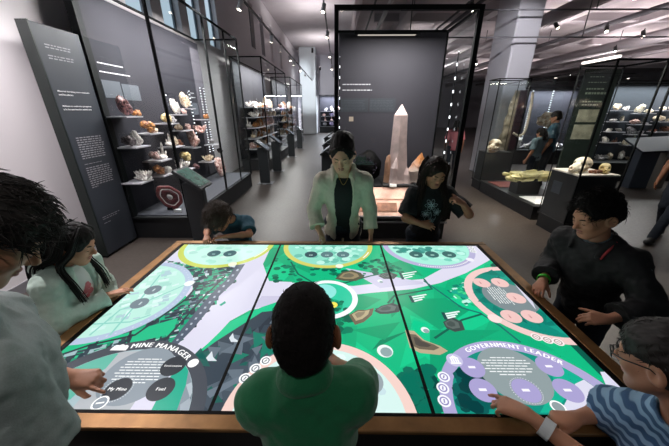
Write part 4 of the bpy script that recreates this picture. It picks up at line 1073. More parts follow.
    # translucent hanging banner seen over the corridor
    # lighting tracks and lamps
    tm = mat('track_black', '1C1C1F', .5); lw = mat('lamp_white', 'D9D9DC', .4); lb = mat('lamp_black', '1A1A1C', .45)
    def track(p, q, label):
        o = MB().box((min(p[0], q[0]) - .02, min(p[1], q[1]) - .02, p[2] - .02), (max(p[0], q[0]) + .02, max(p[1], q[1]) + .02, p[2] + .02)).build('lighting_track', tm); tag(o, label, 'lighting track')
    track((-2.0, 5.2, 3.95), (-2.0, 24, 3.95), 'dark lighting track running along above the left cases')
    track((3.0, 3.5, 4.1), (3.0, 24, 4.1), 'lighting track above the aisle beside the grey column')
    track((.9, 3.2, 4.25), (.9, 24, 4.25), 'lighting track above the tall centre case')
    track((6.2, 4.5, 4.2), (6.2, 24, 4.2), 'lighting track over the skull case')
    track((-.35, 6, 4.2), (-.35, 24, 4.2), 'lighting track along the right side of the corridor')
    def lamp(loc, aim, m, label, group=None, power=0, col=(1, .93, .85), size=50, r=.05, L=.18, glow=12):
        loc = A(loc); d = nrm(A(aim) - loc)
        e_ = empty('track_lamp', loc, label, 'lamp', group)
        b = MB(); b.tube([loc - d * L * .5, loc + d * L * .5], r, 14); b.build('housing', m, e_, True)
        b = MB(); b.tube([loc + A((0, 0, 0)), A((loc[0], loc[1], loc[2] + .14))], .012, 6); b.build('stem', tm, e_)
        b = MB(); b.tube([loc + d * (L * .5 + .001), loc + d * (L * .5 + .006)], r * .8, 14); b.build('bulb', emat('bulb_glow', 'FFF1DE', glow), e_)
        if power:
            power *= 2.2; l = bpy.data.lights.new('spot', 'SPOT'); l.energy = power; l.color = col; l.spot_size = math.radians(size); l.spot_blend = .7; l.shadow_soft_size = .05
            o = bpy.data.objects.new('lamp_light', l); COL.objects.link(o); o.parent = e_; o.location = Vector(d * (L * .5 + .02))
            o.rotation_euler = Vector(d).to_track_quat('-Z', 'Y').to_euler()
    # left row, white
    for i, (y, aim, pw) in enumerate(((5.6, (-2.9, 4.2, 1.2), 60), (6.9, (-3.0, 6.4, 1.0), 60), (9.8, (-2.9, 10.5, 1.0), 130), (11.2, (-2.9, 13, 1.0), 130), (13.2, (-1.0, 12.0, 0), 0), (14.4, (-2.9, 15, 1.0), 130), (16.5, (-1.2, 14, 0), 0), (19.0, (-2.3, 24.6, 3.5), 500))):
        lamp((-2.0, y, 3.8), aim, lw, ['white track lamp nearest the front on the left track', 'white track lamp second from the front on the left track', 'white track lamp where the second left case begins', 'white track lamp above the middle of the second left case', 'white track lamp aimed at the corridor floor beyond the second left case', 'white track lamp above the third left case', 'white track lamp aimed at the far corridor floor', 'far white track lamp aimed at the white column'][i], 'white lamps on the left track', pw, (.95, .97, 1))
    for x, y, lab in ((2.75, 4.1, 'black spot lamp throwing the nearer bright patch on the aisle floor'), (3.05, 4.4, 'black spot lamp throwing the farther bright patch on the aisle floor')): lamp((x, y, 4.25), (2.62 + (y - 4.1) * 1.2, 4.35 + (x - 2.75) * 1.6, 0), lb, lab, None, 150, (1, .86, .68), 17)
    lamp((.9, 3.9, 4.1), (.9, 4.3, 1.1), lb, 'black track lamp shining down into the tall centre case', None, 90, (1, .9, .85), 40)
    lamp((.9, 5.6, 4.1), (.6, 7.5, 1.1), lb, 'black track lamp behind the tall centre case')
    for i, (y, aim, pw) in enumerate(((4.2, (2.85, 4.6, 0), 260), (5.9, (2.7, 6.2, 0), 90), (7.6, (3.9, 6.0, .5), 140), (10.0, (3.3, 9.6, 0), 80), (12.5, (3.4, 12, 0), 60))):
        lamp((3.0, y, 3.95), aim, lb, ['black track lamp lighting the bare floor right of the centre case', 'black track lamp lighting the aisle by the low platform', 'black track lamp aimed at the yellow slab', 'black track lamp far along the aisle track', 'farthest black track lamp on the aisle track'][i], 'lamps over the aisle', pw, (1, .88, .74), 42)
    for i, (y, aim, pw) in enumerate(((5.0, (3.7, 4.1, 1.1), 110), (6.0, (5.2, 4.4, 0), 90), (7.2, (6.5, 8.0, 1.2), 150), (9.5, (7.5, 8.2, 1.2), 120), (12.0, (8, 12, 0), 60))):
        lamp((6.2, y, 4.05), aim, lb, ['black track lamp aimed at the ivory skull', 'black track lamp lighting the floor by the walking visitor', 'black track lamp aimed at the right wall case', 'black track lamp farther back over the right wall case', 'farthest black track lamp on the right track'][i], 'lamps over the skull case', pw, (1, .9, .8), 48)
    lamp((3.0, 5.2, 3.95), (4.4, 8.2, 3.2), lb, 'black track lamp aimed up at the grey column', None, 260, (.97, .97, 1), 40)  # spot added to brighten the column
    for i, y in enumerate((8.0, 10.5, 14.0, 18.0)):
        lamp((-.35, y, 4.05), (-1.1, y - 1.5, 0), lw, ['white lamp closest to the tall centre case on the corridor track', 'white lamp second along the corridor track', 'white lamp third along the corridor track', 'white lamp last along the corridor track'][i], 'lamps over the corridor', (120, 0, 160, 0)[i], (.92, .95, 1), 60)
    for i, (x, y) in enumerate(((-1.2, 15), (-1.2, 21))):  # two uplights added to lift the corridor ceiling
        lamp((x, y, 4.4), (x + .05, y + .4, 6.2), lb, ['nearer uplight over the corridor', 'farther uplight over the corridor'][i], 'uplights over the corridor', 120, (1, .96, .96), 150)
    for i, (x, y, pw) in enumerate(((7.3, 10.55, 150), (9.9, 10.75, 150), (8.5, 7.95, 110), (3.65, 13.85, 150), (12.0, 14.0, 240), (6.0, 18, 240), (11, 21, 300), (17, 16, 300))):  # wide uplights added to wash the lower right ceiling evenly
        lamp((x, y, 2.72), (x + .02, y + .3, ZC), lb, ['uplight on top of the dark case behind the blue shirted visitor', 'uplight on top of the dark case behind the green text board', 'uplight on top of the right wall case', 'uplight on top of the small case beside the grey column', 'uplight far right beyond the dark cases', 'uplight far back beyond the grey column', 'uplight farthest back on the right', 'uplight at the far right end of the hall'][i], 'uplights on the cases', pw, (1, .94, .94), 165)
    for i, (x, y) in enumerate(((4.9, 9.6), (5.6, 10.6), (6.6, 11.5), (7.4, 9.2), (9.0, 9.8), (10.2, 12), (8.2, 14), (6.5, 15))):
        lamp((x, y, 3.9), (x - .5, y - 2, 0), lb, 'small bright lamp ' + ['just right of the grey column', 'over the gap behind the mottled slab', 'over the visitors behind the cases', 'above the green text board', 'above the right wall case, nearer', 'above the right wall case, farther', 'far back over the dark cases', 'farthest back over the dark cases'][i], 'small lamps behind the right cases')
    lamp((.1, -1.3, 4.3), (-.1, .45, .8), lb, 'black track lamp behind the viewer shining on the near edge of the table', None, 34, (1, .95, .9), 40)  # out of view, added to light the near rail and the backs
    lamp((-2.2, -.8, 4.3), (-1.0, .5, 1.2), lb, 'black track lamp behind the viewer shining on the person in grey', None, 75, (1, .97, .95), 26)  # out of view, added to brighten the grey shirt
    lamp((-2.6, 2.6, 4.4), (-3.34, 1.6, 1.5), lw, 'white lamp washing the bare white wall', None, 500, (1, .95, .97), 95)
# ------------------------------------------------------------------ minerals
RM = {}
def mineral_mats():
    for n, c, c2, r in (('white', 'F0EBE6', 'B9AEA8', .45), ('cream', 'E6D8C2', 'A98C6C', .5), ('orange', 'C98A4C', '7A4426', .45), ('rust', '9C6244', '5A3226', .55), ('plum', '8A5A58', '33202A', .5), ('dark', '5A4E50', '221C1E', .5), ('rose', 'E2C6BE', '9C6A60', .4), ('yellow', 'E2D2A0', 'A88A48', .5), ('grey', 'B4B0B2', '605C60', .5), ('violet', 'A79CC0', '5E5478', .4), ('green', '6E8B70', '3C5040', .5), ('ivory', 'EFE6D2', 'B8A588', .6)):
        m = mat('stone_' + n, c, r); RM[n] = m; nt = m.node_tree; b = nt.nodes['Principled BSDF']; tc = nt.nodes.new('ShaderNodeTexCoord'); ns = nt.nodes.new('ShaderNodeTexNoise'); ns.inputs['Scale'].default_value = 7; ns.inputs['Detail'].default_value = 6; rp = nt.nodes.new('ShaderNodeValToRGB')
        rp.color_ramp.elements[0].position = .40; rp.color_ramp.elements[1].position = .58; rp.color_ramp.elements[0].color = (*srgb(c2), 1); rp.color_ramp.elements[1].color = (*srgb(c), 1)
        nt.links.new(tc.outputs['Object'], ns.inputs['Vector']); nt.links.new(ns.outputs['Fac'], rp.inputs[0]); nt.links.new(rp.outputs[0], b.inputs['Base Color'])
def crystal(b, base, d, L, r, tip=.25, n=6, tw=0):
    base = A(base); d = nrm(d); up = A((0, 0, 1)) if abs(d[2]) < .9 else A((1, 0, 0)); a = nrm(np.cross(d, up)); v = np.cross(a, d)
    ring = lambda t, q: [base + d * t + (a * math.cos(2 * PI * k / n + tw) + v * math.sin(2 * PI * k / n + tw)) * q for k in range(n)]
    V = ring(0, r * .92) + ring(L * (1 - tip), r) + [base + d * L]
    b.add(V, [tuple(range(n - 1, -1, -1))] + [(k, (k + 1) % n, n + (k + 1) % n, n + k) for k in range(n)] + [(n + k, n + (k + 1) % n, 2 * n) for k in range(n)])
def rockmesh(seed, sub=3, amp=.35, sc=(1, 1, .8), facet=0):
    bm = bmesh.new(); bmesh.ops.create_icosphere(bm, subdivisions=sub, radius=1)
    V = np.array([v.co[:] for v in bm.verts]); d = vnoise(V, 1.4, seed) * amp + vnoise(V, 3.7, seed + 1) * amp * .5 + vnoise(V, 8, seed + 2) * amp * .2
    if facet: d = np.round(d * facet) / facet
    V = V * (1 + d[:, None]) * A(sc)
    F = [tuple(v.index for v in f.verts) for f in bm.faces]; bm.free(); return V, F
MIN = {}
def mineral_mesh(kind, seed):
    """unit sized, standing on z = 0"""
    r = random.Random(seed * 13 + hash(kind) % 1 + len(kind)); b = MB()
    if kind == 'cluster':
        V, F = rockmesh(seed, 2, .25, (.42, .42, .2)); b.add(V, F)
        for _ in range(26):
            a = r.uniform(0, 6.28); t = r.uniform(0, .36); crystal(b, (math.cos(a) * t, math.sin(a) * t, -.02), (math.cos(a) * t * 2.2, math.sin(a) * t * 2.2, r.uniform(.5, 1)), r.uniform(.3, .72), r.uniform(.04, .11), tw=r.random())
    elif kind == 'rock':
        V, F = rockmesh(seed, 3, .38, (.48, .42, .42)); b.add(V, F)
    elif kind == 'wedge':
        V, F = rockmesh(seed, 3, .25, (.42, .3, .5)); V[:, 0] += V[:, 2] * -.35; V[:, 2] *= 1 + .5 * (V[:, 0] < 0); b.add(V, F)
        for _ in range(8): crystal(b, (r.uniform(-.2, .3), r.uniform(-.2, .2), 0), (r.uniform(-.6, .2), r.uniform(-.4, .4), .8), r.uniform(.3, .6), .07)
    elif kind == 'blobs':
        for _ in range(9):
            V, F = rockmesh(r.randrange(50), 2, .2, (1, 1, 1)); s = r.uniform(.12, .26); b.add(V * s + A((r.uniform(-.3, .3), r.uniform(-.25, .25), r.uniform(.0, .4))), F)
    elif kind == 'spire':
        V, F = rockmesh(seed, 2, .3, (.4, .35, .22)); b.add(V, F); crystal(b, (.1, 0, 0), (.08, 0, 1), 1.15, .085); crystal(b, (-.05, .05, 0), (-.2, .1, 1), .6, .08); crystal(b, (.25, -.05, 0), (.4, 0, 1), .5, .07)
    z = min(v[2] for v in b.v); b.v = [(x, y, q - z) for x, y, q in b.v]
    me = bpy.data.meshes.new('mineral'); me.from_pydata(b.v, [], b.f); me.update(); return me
KINDS_ = ('cluster', 'rock', 'wedge', 'blobs', 'spire')
def mineral(kind, col, loc, size, label, group=None, rot=None, seed=1, name='mineral_specimen', sq=1):
    k = (kind, seed % 4, col)
    if k not in MIN: MIN[k] = mineral_mesh(kind, seed % 4 + 3); MIN[k].materials.append(RM[col])
    o = bpy.data.objects.new(name, MIN[k]); COL.objects.link(o); o.location = tuple(float(v) for v in loc); o.scale = (size, size, size * sq)
    o.rotation_euler = (0, 0, rot if rot is not None else random.uniform(0, 6.28))
    tag(o, label, 'mineral', group); return o
# ------------------------------------------------------------------ display cases
CASE = dict(frame='case_frame', glass='case_glass')
def case_mats():
    mat('case_frame', '101314', .7, spec=.15); mat('case_back', '26262D', .8, spec=.2); mat('case_plinth', '111316', .55); mat('shelf_white', 'A9A6AC', .5); mat('label_grey', '4C525A', .7); mat('print_white', 'D9D9DC', .8); mat('print_bright', 'F2F2F4', .7)
    glass_mat('case_glass'); emat('led_white', 'F4F2FF', 6); emat('lamp_strip', 'FFF4EA', 3); mat('panel_slate', '2E333C', .6)
def area(parent, loc, sx, sy, power, col=(1, .96, .93), rot=(0, 0, 0)):
    l = bpy.data.lights.new('case_lamp', 'AREA'); l.shape = 'RECTANGLE'; l.size = sx; l.size_y = sy; l.energy = power; l.color = col
    o = bpy.data.objects.new('case_light', l); COL.objects.link(o); o.parent = parent; o.location = Vector(loc) - parent.location; o.rotation_euler = rot; return o
def leds(p, q, n, parent, s=.012, name='light_strip', nrm_=None):
    p, q = A(p), A(q); b = MB(); b.box(np.minimum(p, q) - s, np.maximum(p, q) + s)
    return b.build(name, led_mat(abs(q[2] - p[2]) / (n - 1), p[2]), parent)
def led_mat(step, z0):
    nm = 'led_%.3f_%.2f' % (step, z0)
    if nm in MATS: return MATS[nm]
    m = mat(nm, '202226', .5); nt = m.node_tree; b = nt.nodes['Principled BSDF']; g = nt.nodes.new('ShaderNodeNewGeometry'); sp = nt.nodes.new('ShaderNodeSeparateXYZ'); nt.links.new(g.outputs['Position'], sp.inputs[0])
    def mth(op, a, v):
        n = nt.nodes.new('ShaderNodeMath'); n.operation = op; nt.links.new(a, n.inputs[0]); n.inputs[1].default_value = v; return n.outputs[0]
    o = mth('LESS_THAN', mth('FRACT', mth('DIVIDE', mth('SUBTRACT', sp.outputs['Z'], z0 - step * 30), step), 0), .22)
    b.inputs['Emission Color'].default_value = (.95, .95, 1, 1); nt.links.new(mth('MULTIPLY', o, 3.2), b.inputs['Emission Strength'])
    return m
def print_lines(parent, rows, o, ux, uz, m='print_white', name='lettering', seed=0, bold=.10):
    """rows: (text or None, v, size, width)"""
    b = MB(); r = random.Random(seed); o, ux, uz = A(o), A(ux), A(uz); n_ = np.cross(ux, uz) * .003
    for t, v, sz, w in rows:
        if t: text_on(b, t, sz, o + uz * v, ux, uz, n_, bold=bold)
        else:
            x = 0; w = w * r.uniform(.88, 1)
            while x < w:
                d = min(r.uniform(.02, .06), w - x); p = o + ux * x + uz * v + n_
                b.add([p, p + ux * d, p + ux * d + uz * sz, p + uz * sz], [(0, 1, 2, 3)]); x += d + .012
    return b.build(name, MATS[m], parent)
def glass_case(label, x0, x1, y0, y1, H, plinth, faces, posts=(), group=None, bar=.022, base=None, roof=True, loc=None, back=None, front_split=()):
    e = empty('display_case', ((x0 + x1) / 2, (y0 + y1) / 2, 0), label, 'display case', group)
    b = MB(); b.box((x0 + .02, y0 + .02, 0), (x1 - .02, y1 - .02, plinth - .03)); b.box((x0, y0, plinth - .03), (x1, y1, plinth)); b.build('plinth', MATS['case_plinth'], e)
    for f in faces:
        g = MB()
        if f == 'S': g.box((x0 + .01, y0 + .004, plinth), (x1 - .01, y0 + .012, H))
        if f == 'N': g.box((x0 + .01, y1 - .012, plinth), (x1 - .01, y1 - .004, H))
        if f == 'E': g.box((x1 - .012, y0 + .013, plinth), (x1 - .004, y1 - .013, H))
        if f == 'W': g.box((x0 + .004, y0 + .013, plinth), (x0 + .012, y1 - .013, H))
        g.build('glass_pane', MATS['case_glass'], e)
    fr = MB()
    for (a, c, w) in posts: fr.box((a - w / 2, c - w / 2, plinth), (a + w / 2, c + w / 2, H))
    for a, c in (((x0, y0), (x1, y0 + bar)), ((x0, y1 - bar), (x1, y1)), ((x0, y0 + bar), (x0 + bar, y1 - bar)), ((x1 - bar, y0 + bar), (x1, y1 - bar))): fr.box((*a, H), (*c, H + bar * 1.4))
    fr.build('frame', MATS['case_frame'], e)
    return e
def shelf(parent, x0, x1, y0, y1, z): MB().box((x0, y0, z - .018), (x1, y1, z)).build('shelf', MATS['shelf_white'], parent)
def kiosk(x, y, face, label, lit=True, s=1.0, group=None, zc=.98):
    """slanted reading screen on a post; face=+1 looks towards +x"""
    e = empty('label_kiosk', (x, y, 0), label, 'information kiosk', group)
    m = mat('kiosk_grey', '2A2E31', .45)
    MB().box((x - .2, y - .16, 0), (x + .2, y + .16, .014), .004).build('base_plate', mat('kiosk_plate', '6A6C70', .4, .5), e)
    MB().box((x - .14, y - .05, .014), (x + .12, y + .05, zc - .06), .01).build('post', m, e)
    def slab(w, l, t, dz):
        b = MB(); b.box((-l / 2, -w / 2, -t / 2), (l / 2, w / 2, t / 2), .006)
        b.xf(Matrix.Translation((x, y, zc)) @ Matrix.Rotation(face * math.radians(36), 4, 'Y') @ Matrix.Translation((0, 0, dz))); return b
    slab(.34, .40, .04, 0).build('screen_housing', m, e)
    slab(.28, .33, .004, .0225).build('screen', mat('kiosk_screen_lit', '2F4A44', .25, emit=.16, ecolor='5E8A78', noise=.5, nscale=14) if lit else mat('kiosk_screen', '4A5560', .25, emit=.08, ecolor='6A7C8A'), e)
    return e
def build_gallery():
    mineral_mats(); case_mats(); mat('print_dim', '9C9CA2', .8)
    # ---- freestanding text board by the left wall
    t = empty('text_board', (-3.06, 3.4, 0), 'tall dark text board about mineral-forming environments by the white wall', 'text board')
    MB().box((-3.12, 3.205, .03), (-3.02, 3.785, 2.62), .006).build('board', MATS['panel_slate'], t)
    MB().box((-3.13, 3.19, .03), (-3.01, 3.204, 2.625)).build('edge_trim', mat('edge_green', '0F1B18', .4), t)
    f = MB(); f.box((-3.11, 3.2, 0), (-3.03, 3.26, .03)); f.build('foot', MATS['case_frame'], t); f = MB(); f.box((-3.11, 3.64, 0), (-3.03, 3.7, .03)); f.build('foot', MATS['case_frame'], t)
    rows = [(None, 2.43, .011, .30), (None, 2.405, .011, .32), (None, 2.33, .011, .30), (None, 2.305, .011, .33), ('Mineral-forming environments', 1.99, .0225, 0), ('and localities', 1.955, .0225, 0), ('Milieux et endroits propices', 1.84, .0225, 0), ('\u00e0 la formation des min\u00e9raux', 1.805, .0225, 0)]
    rows += [(None, 1.50 - .026 * i, .011, .38) for i in range(10)] + [(None, 1.20, .006, .3)] + [(None, 1.15 - .026 * i, .011, .38 if i < 9 else .1) for i in range(10)] + [(None, .52, .008, .3), (None, .495, .008, .28), (None, .44, .008, .12)]
    for nm, sel in (('heading', rows[4:6]), ('heading', rows[6:8])): print_lines(t, sel, (-3.02, 3.27, 0), (0, 1, 0), (0, 0, 1), 'print_bright', nm, bold=.2)
    for sel in (rows[0:2], rows[2:4], rows[8:18], rows[18:19], rows[19:29], rows[29:31], rows[31:]): print_lines(t, sel, (-3.02, 3.30, 0), (0, 1, 0), (0, 0, 1), 'print_dim', 'small_print', seed=len(sel))
    # ---- long left case
    H = 3.2
    c = glass_case('long glass mineral case on the left nearest the table', -3.1, -2.18, 3.80, 7.0, H, .34, 'SEN', [(-3.05, 3.85, .095), (-2.195, 3.815, .03), (-2.195, 5.33, .03), (-2.195, 6.22, .025), (-2.195, 6.985, .03)])
    MB().box((-3.08, 3.87, .34), (-3.04, 6.96, 3.13)).build('back_panel', MATS['case_back'], c)
    MB().box((-3.04, 3.87, .335), (-2.22, 6.96, .355)).build('case_floor', mat('case_floor', '3E4048', .7), c)
    print_lines(c, [(None, 2.36, .013, .50), (None, 2.26, .013, .60)], (-3.04, 3.97, 0), (0, 1, 0), (0, 0, 1), seed=3)
    print_lines(c, [(None, 2.13, .015, .3), (None, 2.05, .015, .32)], (-3.04, 6.15, 0), (0, 1, 0), (0, 0, 1), seed=4)
    b = MB(); b.box((-3.039, 3.95, 1.96), (-3.034, 4.28, 2.17)); b.box((-3.039, 4.3, 1.94), (-3.034, 4.66, 2.15)); b.build('text_panel', MATS['label_grey'], c)
    b = MB(); b.box((-3.039, 6.15, 1.72), (-3.034, 6.5, 1.95)); b.build('text_panel', MATS['label_grey'], c)
    b = MB(); b.box((-3.039, 6.55, .4), (-3.03, 6.95, 3.0)); b.build('pale_panel', mat('pale_panel', '4C4A52', .8), c)
    leds((-2.93, 6.0, 2.15), (-2.93, 6.0, 1.3), 14, c, .009)
    leds((-3.0, 6.66, 2.25), (-3.0, 6.66, .9), 26, c, .011); leds((-3.0, 6.84, 2.25), (-3.0, 6.84, .9), 26, c, .011)
    area(c, (-2.36, 4.6, 3.12), .25, 1.4, 95, (1, .95, .93), rot=(0, math.radians(20), 0)); area(c, (-2.36, 6.1, 3.12), .25, 1.4, 85, (1, .95, .93), rot=(0, math.radians(20), 0))
    S = [(127, 115, 'wedge', 'plum', .30, 'dark plum crystal wedge on the top left shelf of the near left case'), (136, 115, 'blobs', 'orange', .2, 'small orange cluster beside the plum wedge on the top left shelf'),
         (149, 132, 'blobs', 'orange', .36, 'orange lumpy cluster on the second shelf of the near left case'), (156, 132, 'rock', 'cream', .2, 'small cream lump beside the orange lumpy cluster'),
         (132, 145, 'rock', 'dark', .26, 'dark purple lump on the third shelf of the near left case'), (141, 145, 'wedge', 'white', .24, 'white crystal beside the dark purple lump'),
         (155, 158.5, 'blobs', 'rose', .26, 'pinkish cluster with dark spots on the fourth shelf of the near left case'), (164, 158.5, 'spire', 'white', .34, 'white crystal spire standing up from the fourth shelf'),
         (166, 122, 'rock', 'yellow', .28, 'yellowish lump left of the thin post on the shelf below the wedges'), (172, 122, 'rock', 'grey', .2, 'grey lump right of the yellowish lump'),
         (174, 113, 'wedge', 'white', .28, 'white wedge on the shelf one step below the highest one'), (182, 113, 'rock', 'rose', .17, 'pale rose lump beside the white wedge'),
         (187, 107, 'wedge', 'cream', .32, 'cream wedge on the highest shelf of the middle bay'),
         (180, 129, 'blobs', 'cream', .26, 'cream knobbly cluster below the white wedge'), (189, 129, 'rock', 'rose', .2, 'rose lump beside the cream knobbly cluster'),
         (168, 145, 'spire', 'white', .26, 'white spiky cluster right of the thin post'), (174, 145, 'wedge', 'cream', .24, 'cream upright crystal second on its shelf right of the thin post'), (181, 145, 'rock', 'rust', .2, 'rusty round lump third on its shelf right of the thin post'),
         (144, 180, 'cluster', 'white', .36, 'white branching crystal cluster on the lowest wide shelf'),
         (160, 173, 'rock', 'orange', .28, 'orange rimmed geode lump beside the white branching cluster'), (167, 173, 'rock', 'white', .24, 'white round lump behind the orange rimmed geode lump'),
         (181, 168, 'cluster', 'white', .36, 'white crystal mass left above the near kiosk'), (187, 160, 'blobs', 'yellow', .36, 'yellow knobbly cluster above the near kiosk'), (196, 168, 'rock', 'plum', .22, 'small plum lump right of the white crystal mass'),
         (205, 118, 'blobs', 'orange', .24, 'orange pair of lumps under the short heading in the right bay'), (193, 146, 'wedge', 'rose', .38, 'large rose wedge on a bracket above the kiosk'), (200, 131, 'cluster', 'rose', .36, 'tall pale rose cluster against the bay post'),
         (209, 160, 'cluster', 'cream', .30, 'cream cluster low in the right bay'), (213, 143, 'blobs', 'grey', .26, 'grey cluster on the right bay shelf'), (219, 152, 'rock', 'dark', .22, 'dark lump at the end of the right bay shelf'),
         (217, 188, 'wedge', 'rose', .52, 'big tilted pale rose slab on the floor of the right bay')]
    SH = [(127, 115, .46), (150, 132, .46), (136, 145, .44), (160, 158.5, .42), (168, 122, .42), (177, 113, .40), (187, 107, .34), (184, 129, .42), (174, 145, .44), (140, 180, .40), (163, 173, .42), (185, 168, .50), (205, 118, .32), (193, 146, .3), (209, 160, .3), (215, 143, .4)]
    for (x, y, w) in SH:
        p = atx(x, y + 1.2, -2.85); shelf(c, -3.04, -2.74, p[1] - w * .36, p[1] + w * .36, p[2])
    for i, (x, y, k, col, sz, lab) in enumerate(S):
        p = atx(x, y + 1.2, -2.85); p[0] += random.uniform(-.03, .05)
        if 217 == x: p = A((-2.75, 6.5, .355))
        if (x, y) == (200, 131): p[2] -= .02
        mineral(k, col, p, sz * .62, lab, 'minerals in the near left case', seed=i, rot=random.uniform(-.5, .5) + PI / 2)
    # agate disc on a stand
    b = MB(); n = 40
    ag = empty('agate_slice', (-2.62, 4.12, .355), 'red banded agate slice standing on the floor of the near left case', 'agate slice')
    cc = A((-2.60, 4.12, .565)); ux, uz = nrm(A((.75, .45, 0))), nrm(A((-.25, -.1, 1))); un = nrm(np.cross(ux, uz)); un = -un if un[1] > 0 else un
    def ringm(r0, r1, th, dz, name, m):
        b = MB(); V = []
        for zz in (0, th):
            for rr in (r0, r1):
                for k in range(n):
                    a = 2 * PI * k / n; w = 1 + .05 * math.sin(3 * a + 1) + .03 * math.sin(7 * a); V.append(cc + un * (zz + dz) + (ux * math.cos(a) * .82 + uz * math.sin(a)) * rr * w)
        F = []
        for k in range(n):
            j = (k + 1) % n; F += [(2 * n + k, 2 * n + j, 3 * n + j, 3 * n + k), (k, n + k, n + j, j), (n + k, 3 * n + k, 3 * n + j, n + j), (k, j, 2 * n + j, 2 * n + k)]
        b.add(V, F); b.build(name, m, ag, True)
    ringm(.14, .195, .03, 0, 'outer_band', mat('agate_red', '6E2C30', .35, noise=.3, nscale=30)); ringm(.128, .142, .032, 0, 'white_band', mat('agate_white', 'E2D9D6', .4)); ringm(.04, .13, .03, 0, 'inner_band', mat('agate_dark', '4E1A20', .35, noise=.4, nscale=40)); ringm(.0, .043, .031, 0, 'core', MATS['agate_white'])
    b = MB(); b.box((-2.66, 4.08, .355), (-2.58, 4.16, .40)); b.build('stand', MATS['case_frame'], ag)
    o = MB().box((-2.50, 3.98, .355), (-2.40, 4.02, .40)).build('name_card', mat('card_white', 'E8E8E8', .7)); tag(o, 'small white card at the foot of the red agate slice', 'name card')
    # ---- further left cases
    for (y0, y1, lab, nn, lg, seed) in ((9.0, 12.9, 'second glass mineral case along the left wall', 70, 'small bright mineral on the crowded shelves of the second left case', 21), (14.2, 18.5, 'third glass mineral case along the left wall', 45, 'tiny mineral on the shelves of the third left case', 22)):
        c2 = glass_case(lab, -3.1, -2.18, y0, y1, H, .34, 'SE', [(-2.195, y0 + .015, .03), (-2.195, (y0 + y1) / 2, .03), (-2.195, y1 - .015, .03), (-3.08, y0 + .02, .03)])
        MB().box((-3.08, y0 + .06, .34), (-3.04, y1 - .04, 3.13)).build('back_panel', MATS['case_back'], c2)
        area(c2, (-2.6, (y0 + y1) / 2, 3.1), .5, y1 - y0 - .4, 200, rot=(0, math.radians(12), 0)); pass
        r = random.Random(seed)
        zs = (.62, .95, 1.28, 1.6, 1.9)
        for z in zs: shelf(c2, -3.04, -2.6, y0 + .35, y1 - .2, z)
        k = 0
        while k < nn:
            z = zs[k % 5]; yy = y0 + .5 + (y1 - y0 - .8) * ((k // 5) + r.uniform(.2, .8)) / (nn / 5)
            mineral(r.choice(KINDS_), r.choice(('orange', 'cream', 'white', 'white', 'orange', 'rose', 'rust')), (-2.82 + r.uniform(-.08, .1), yy, z), r.uniform(.17, .28), lg, lg.replace('small bright mineral', 'minerals').replace('tiny mineral', 'minerals'), seed=r.randrange(8)); k += 1
    # ---- kiosks
    kiosk(-1.90, 3.58, 1, 'grey kiosk with a green lit slanted screen at the corner of the near left case')
    kiosk(-1.92, 7.3, 1, 'grey kiosk in the corridor just past the near left case', False); kiosk(-1.92, 8.9, 1, 'grey kiosk by the front corner of the second left case', False)
    kiosk(-1.92, 11.9, 1, 'grey kiosk halfway along the second left case', False); kiosk(-1.92, 14.6, 1, 'grey kiosk far down the corridor by the third left case', False)
    kiosk(-.24, 6.6, -1, 'dark kiosk just left of the tall centre case, closest one', False); kiosk(-.28, 8.3, -1, 'dark kiosk left of the tall centre case, middle one of three', False); kiosk(-.34, 10.4, -1, 'dark kiosk left of the tall centre case, farthest of three', False)
    # ---- tall centre case
    X0, X1, Y0, Y1, Hm = -.02, 1.60, 3.80, 4.84, 2.86
    m = empty('display_case', ((X0 + X1) / 2, 4.3, 0), 'tall black framed centre case holding the giant quartz crystal', 'display case')
    b = MB(); b.box((X0 + .02, Y0 + .03, 0), (X1 - .02, Y1 - .02, .34)); b.box((X0 + .03, Y0 + .34, .34), (X1 - .03, Y1 - .03, .745)); b.build('plinth', MATS['case_plinth'], m)
    b = MB(); b.box((X0, Y0 - .012, .345), (X1, Y0 + .02, .375)); b.box((X0, Y0 - .012, .27), (X1, Y0 + .02, .285)); b.build('trim_strip', mat('trim_metal', '8A8B90', .35, .6), m)
    fr = MB()
    for x, y, w in ((X0, Y0, .05), (X1, Y0, .055), (X0, Y1, .03), (X1, Y1, .03)): fr.box((x - w / 2, y - .025, .34), (x + w / 2, y + .025, Hm))
    fr.box((X0 - .025, Y0 - .025, Hm - .01), (X1 + .03, Y0 + .025, Hm + .035)); fr.box((X0 - .025, Y0 + .025, Hm), (X0 + .015, Y1, Hm + .03)); fr.box((X1 - .01, Y0 + .025, Hm), (X1 + .03, Y1, Hm + .03)); fr.box((X0, Y1 - .02, Hm), (X1, Y1 + .02, Hm + .03))
    fr.build('frame', MATS['case_frame'], m)
    MB().box((X0 + .03, Y1 - .05, .745), (X1 - .02, Y1 - .025, Hm - .01)).build('back_panel', mat('case_back_grey', '37363E', .7), m)
    for a, q in (((X0 + .03, Y0 - .004, .345), (X1 - .03, Y0 + .004, Hm - .012)), ((X0 - .004, Y0 + .027, .345), (X0 + .004, Y1 - .052, Hm)), ((X1 - .004, Y0 + .027, .345), (X1 + .004, Y1 - .052, Hm))): MB().box(a, q).build('glass_pane', MATS['case_glass'], m)
    # sloping printed panel under the crystals
    pan = MB(); pan.add([(X0 + .04, Y0 + .03, .37), (X1 - .04, Y0 + .03, .37), (X1 - .04, Y0 + .335, .72), (X0 + .04, Y0 + .335, .72), (X0 + .04, Y0 + .03, .345), (X1 - .04, Y0 + .03, .345), (X1 - .04, Y0 + .335, .345), (X0 + .04, Y0 + .335, .345)], [(0, 1, 2, 3), (4, 7, 6, 5), (0, 4, 5, 1), (1, 5, 6, 2), (2, 6, 7, 3), (3, 7, 4, 0)])
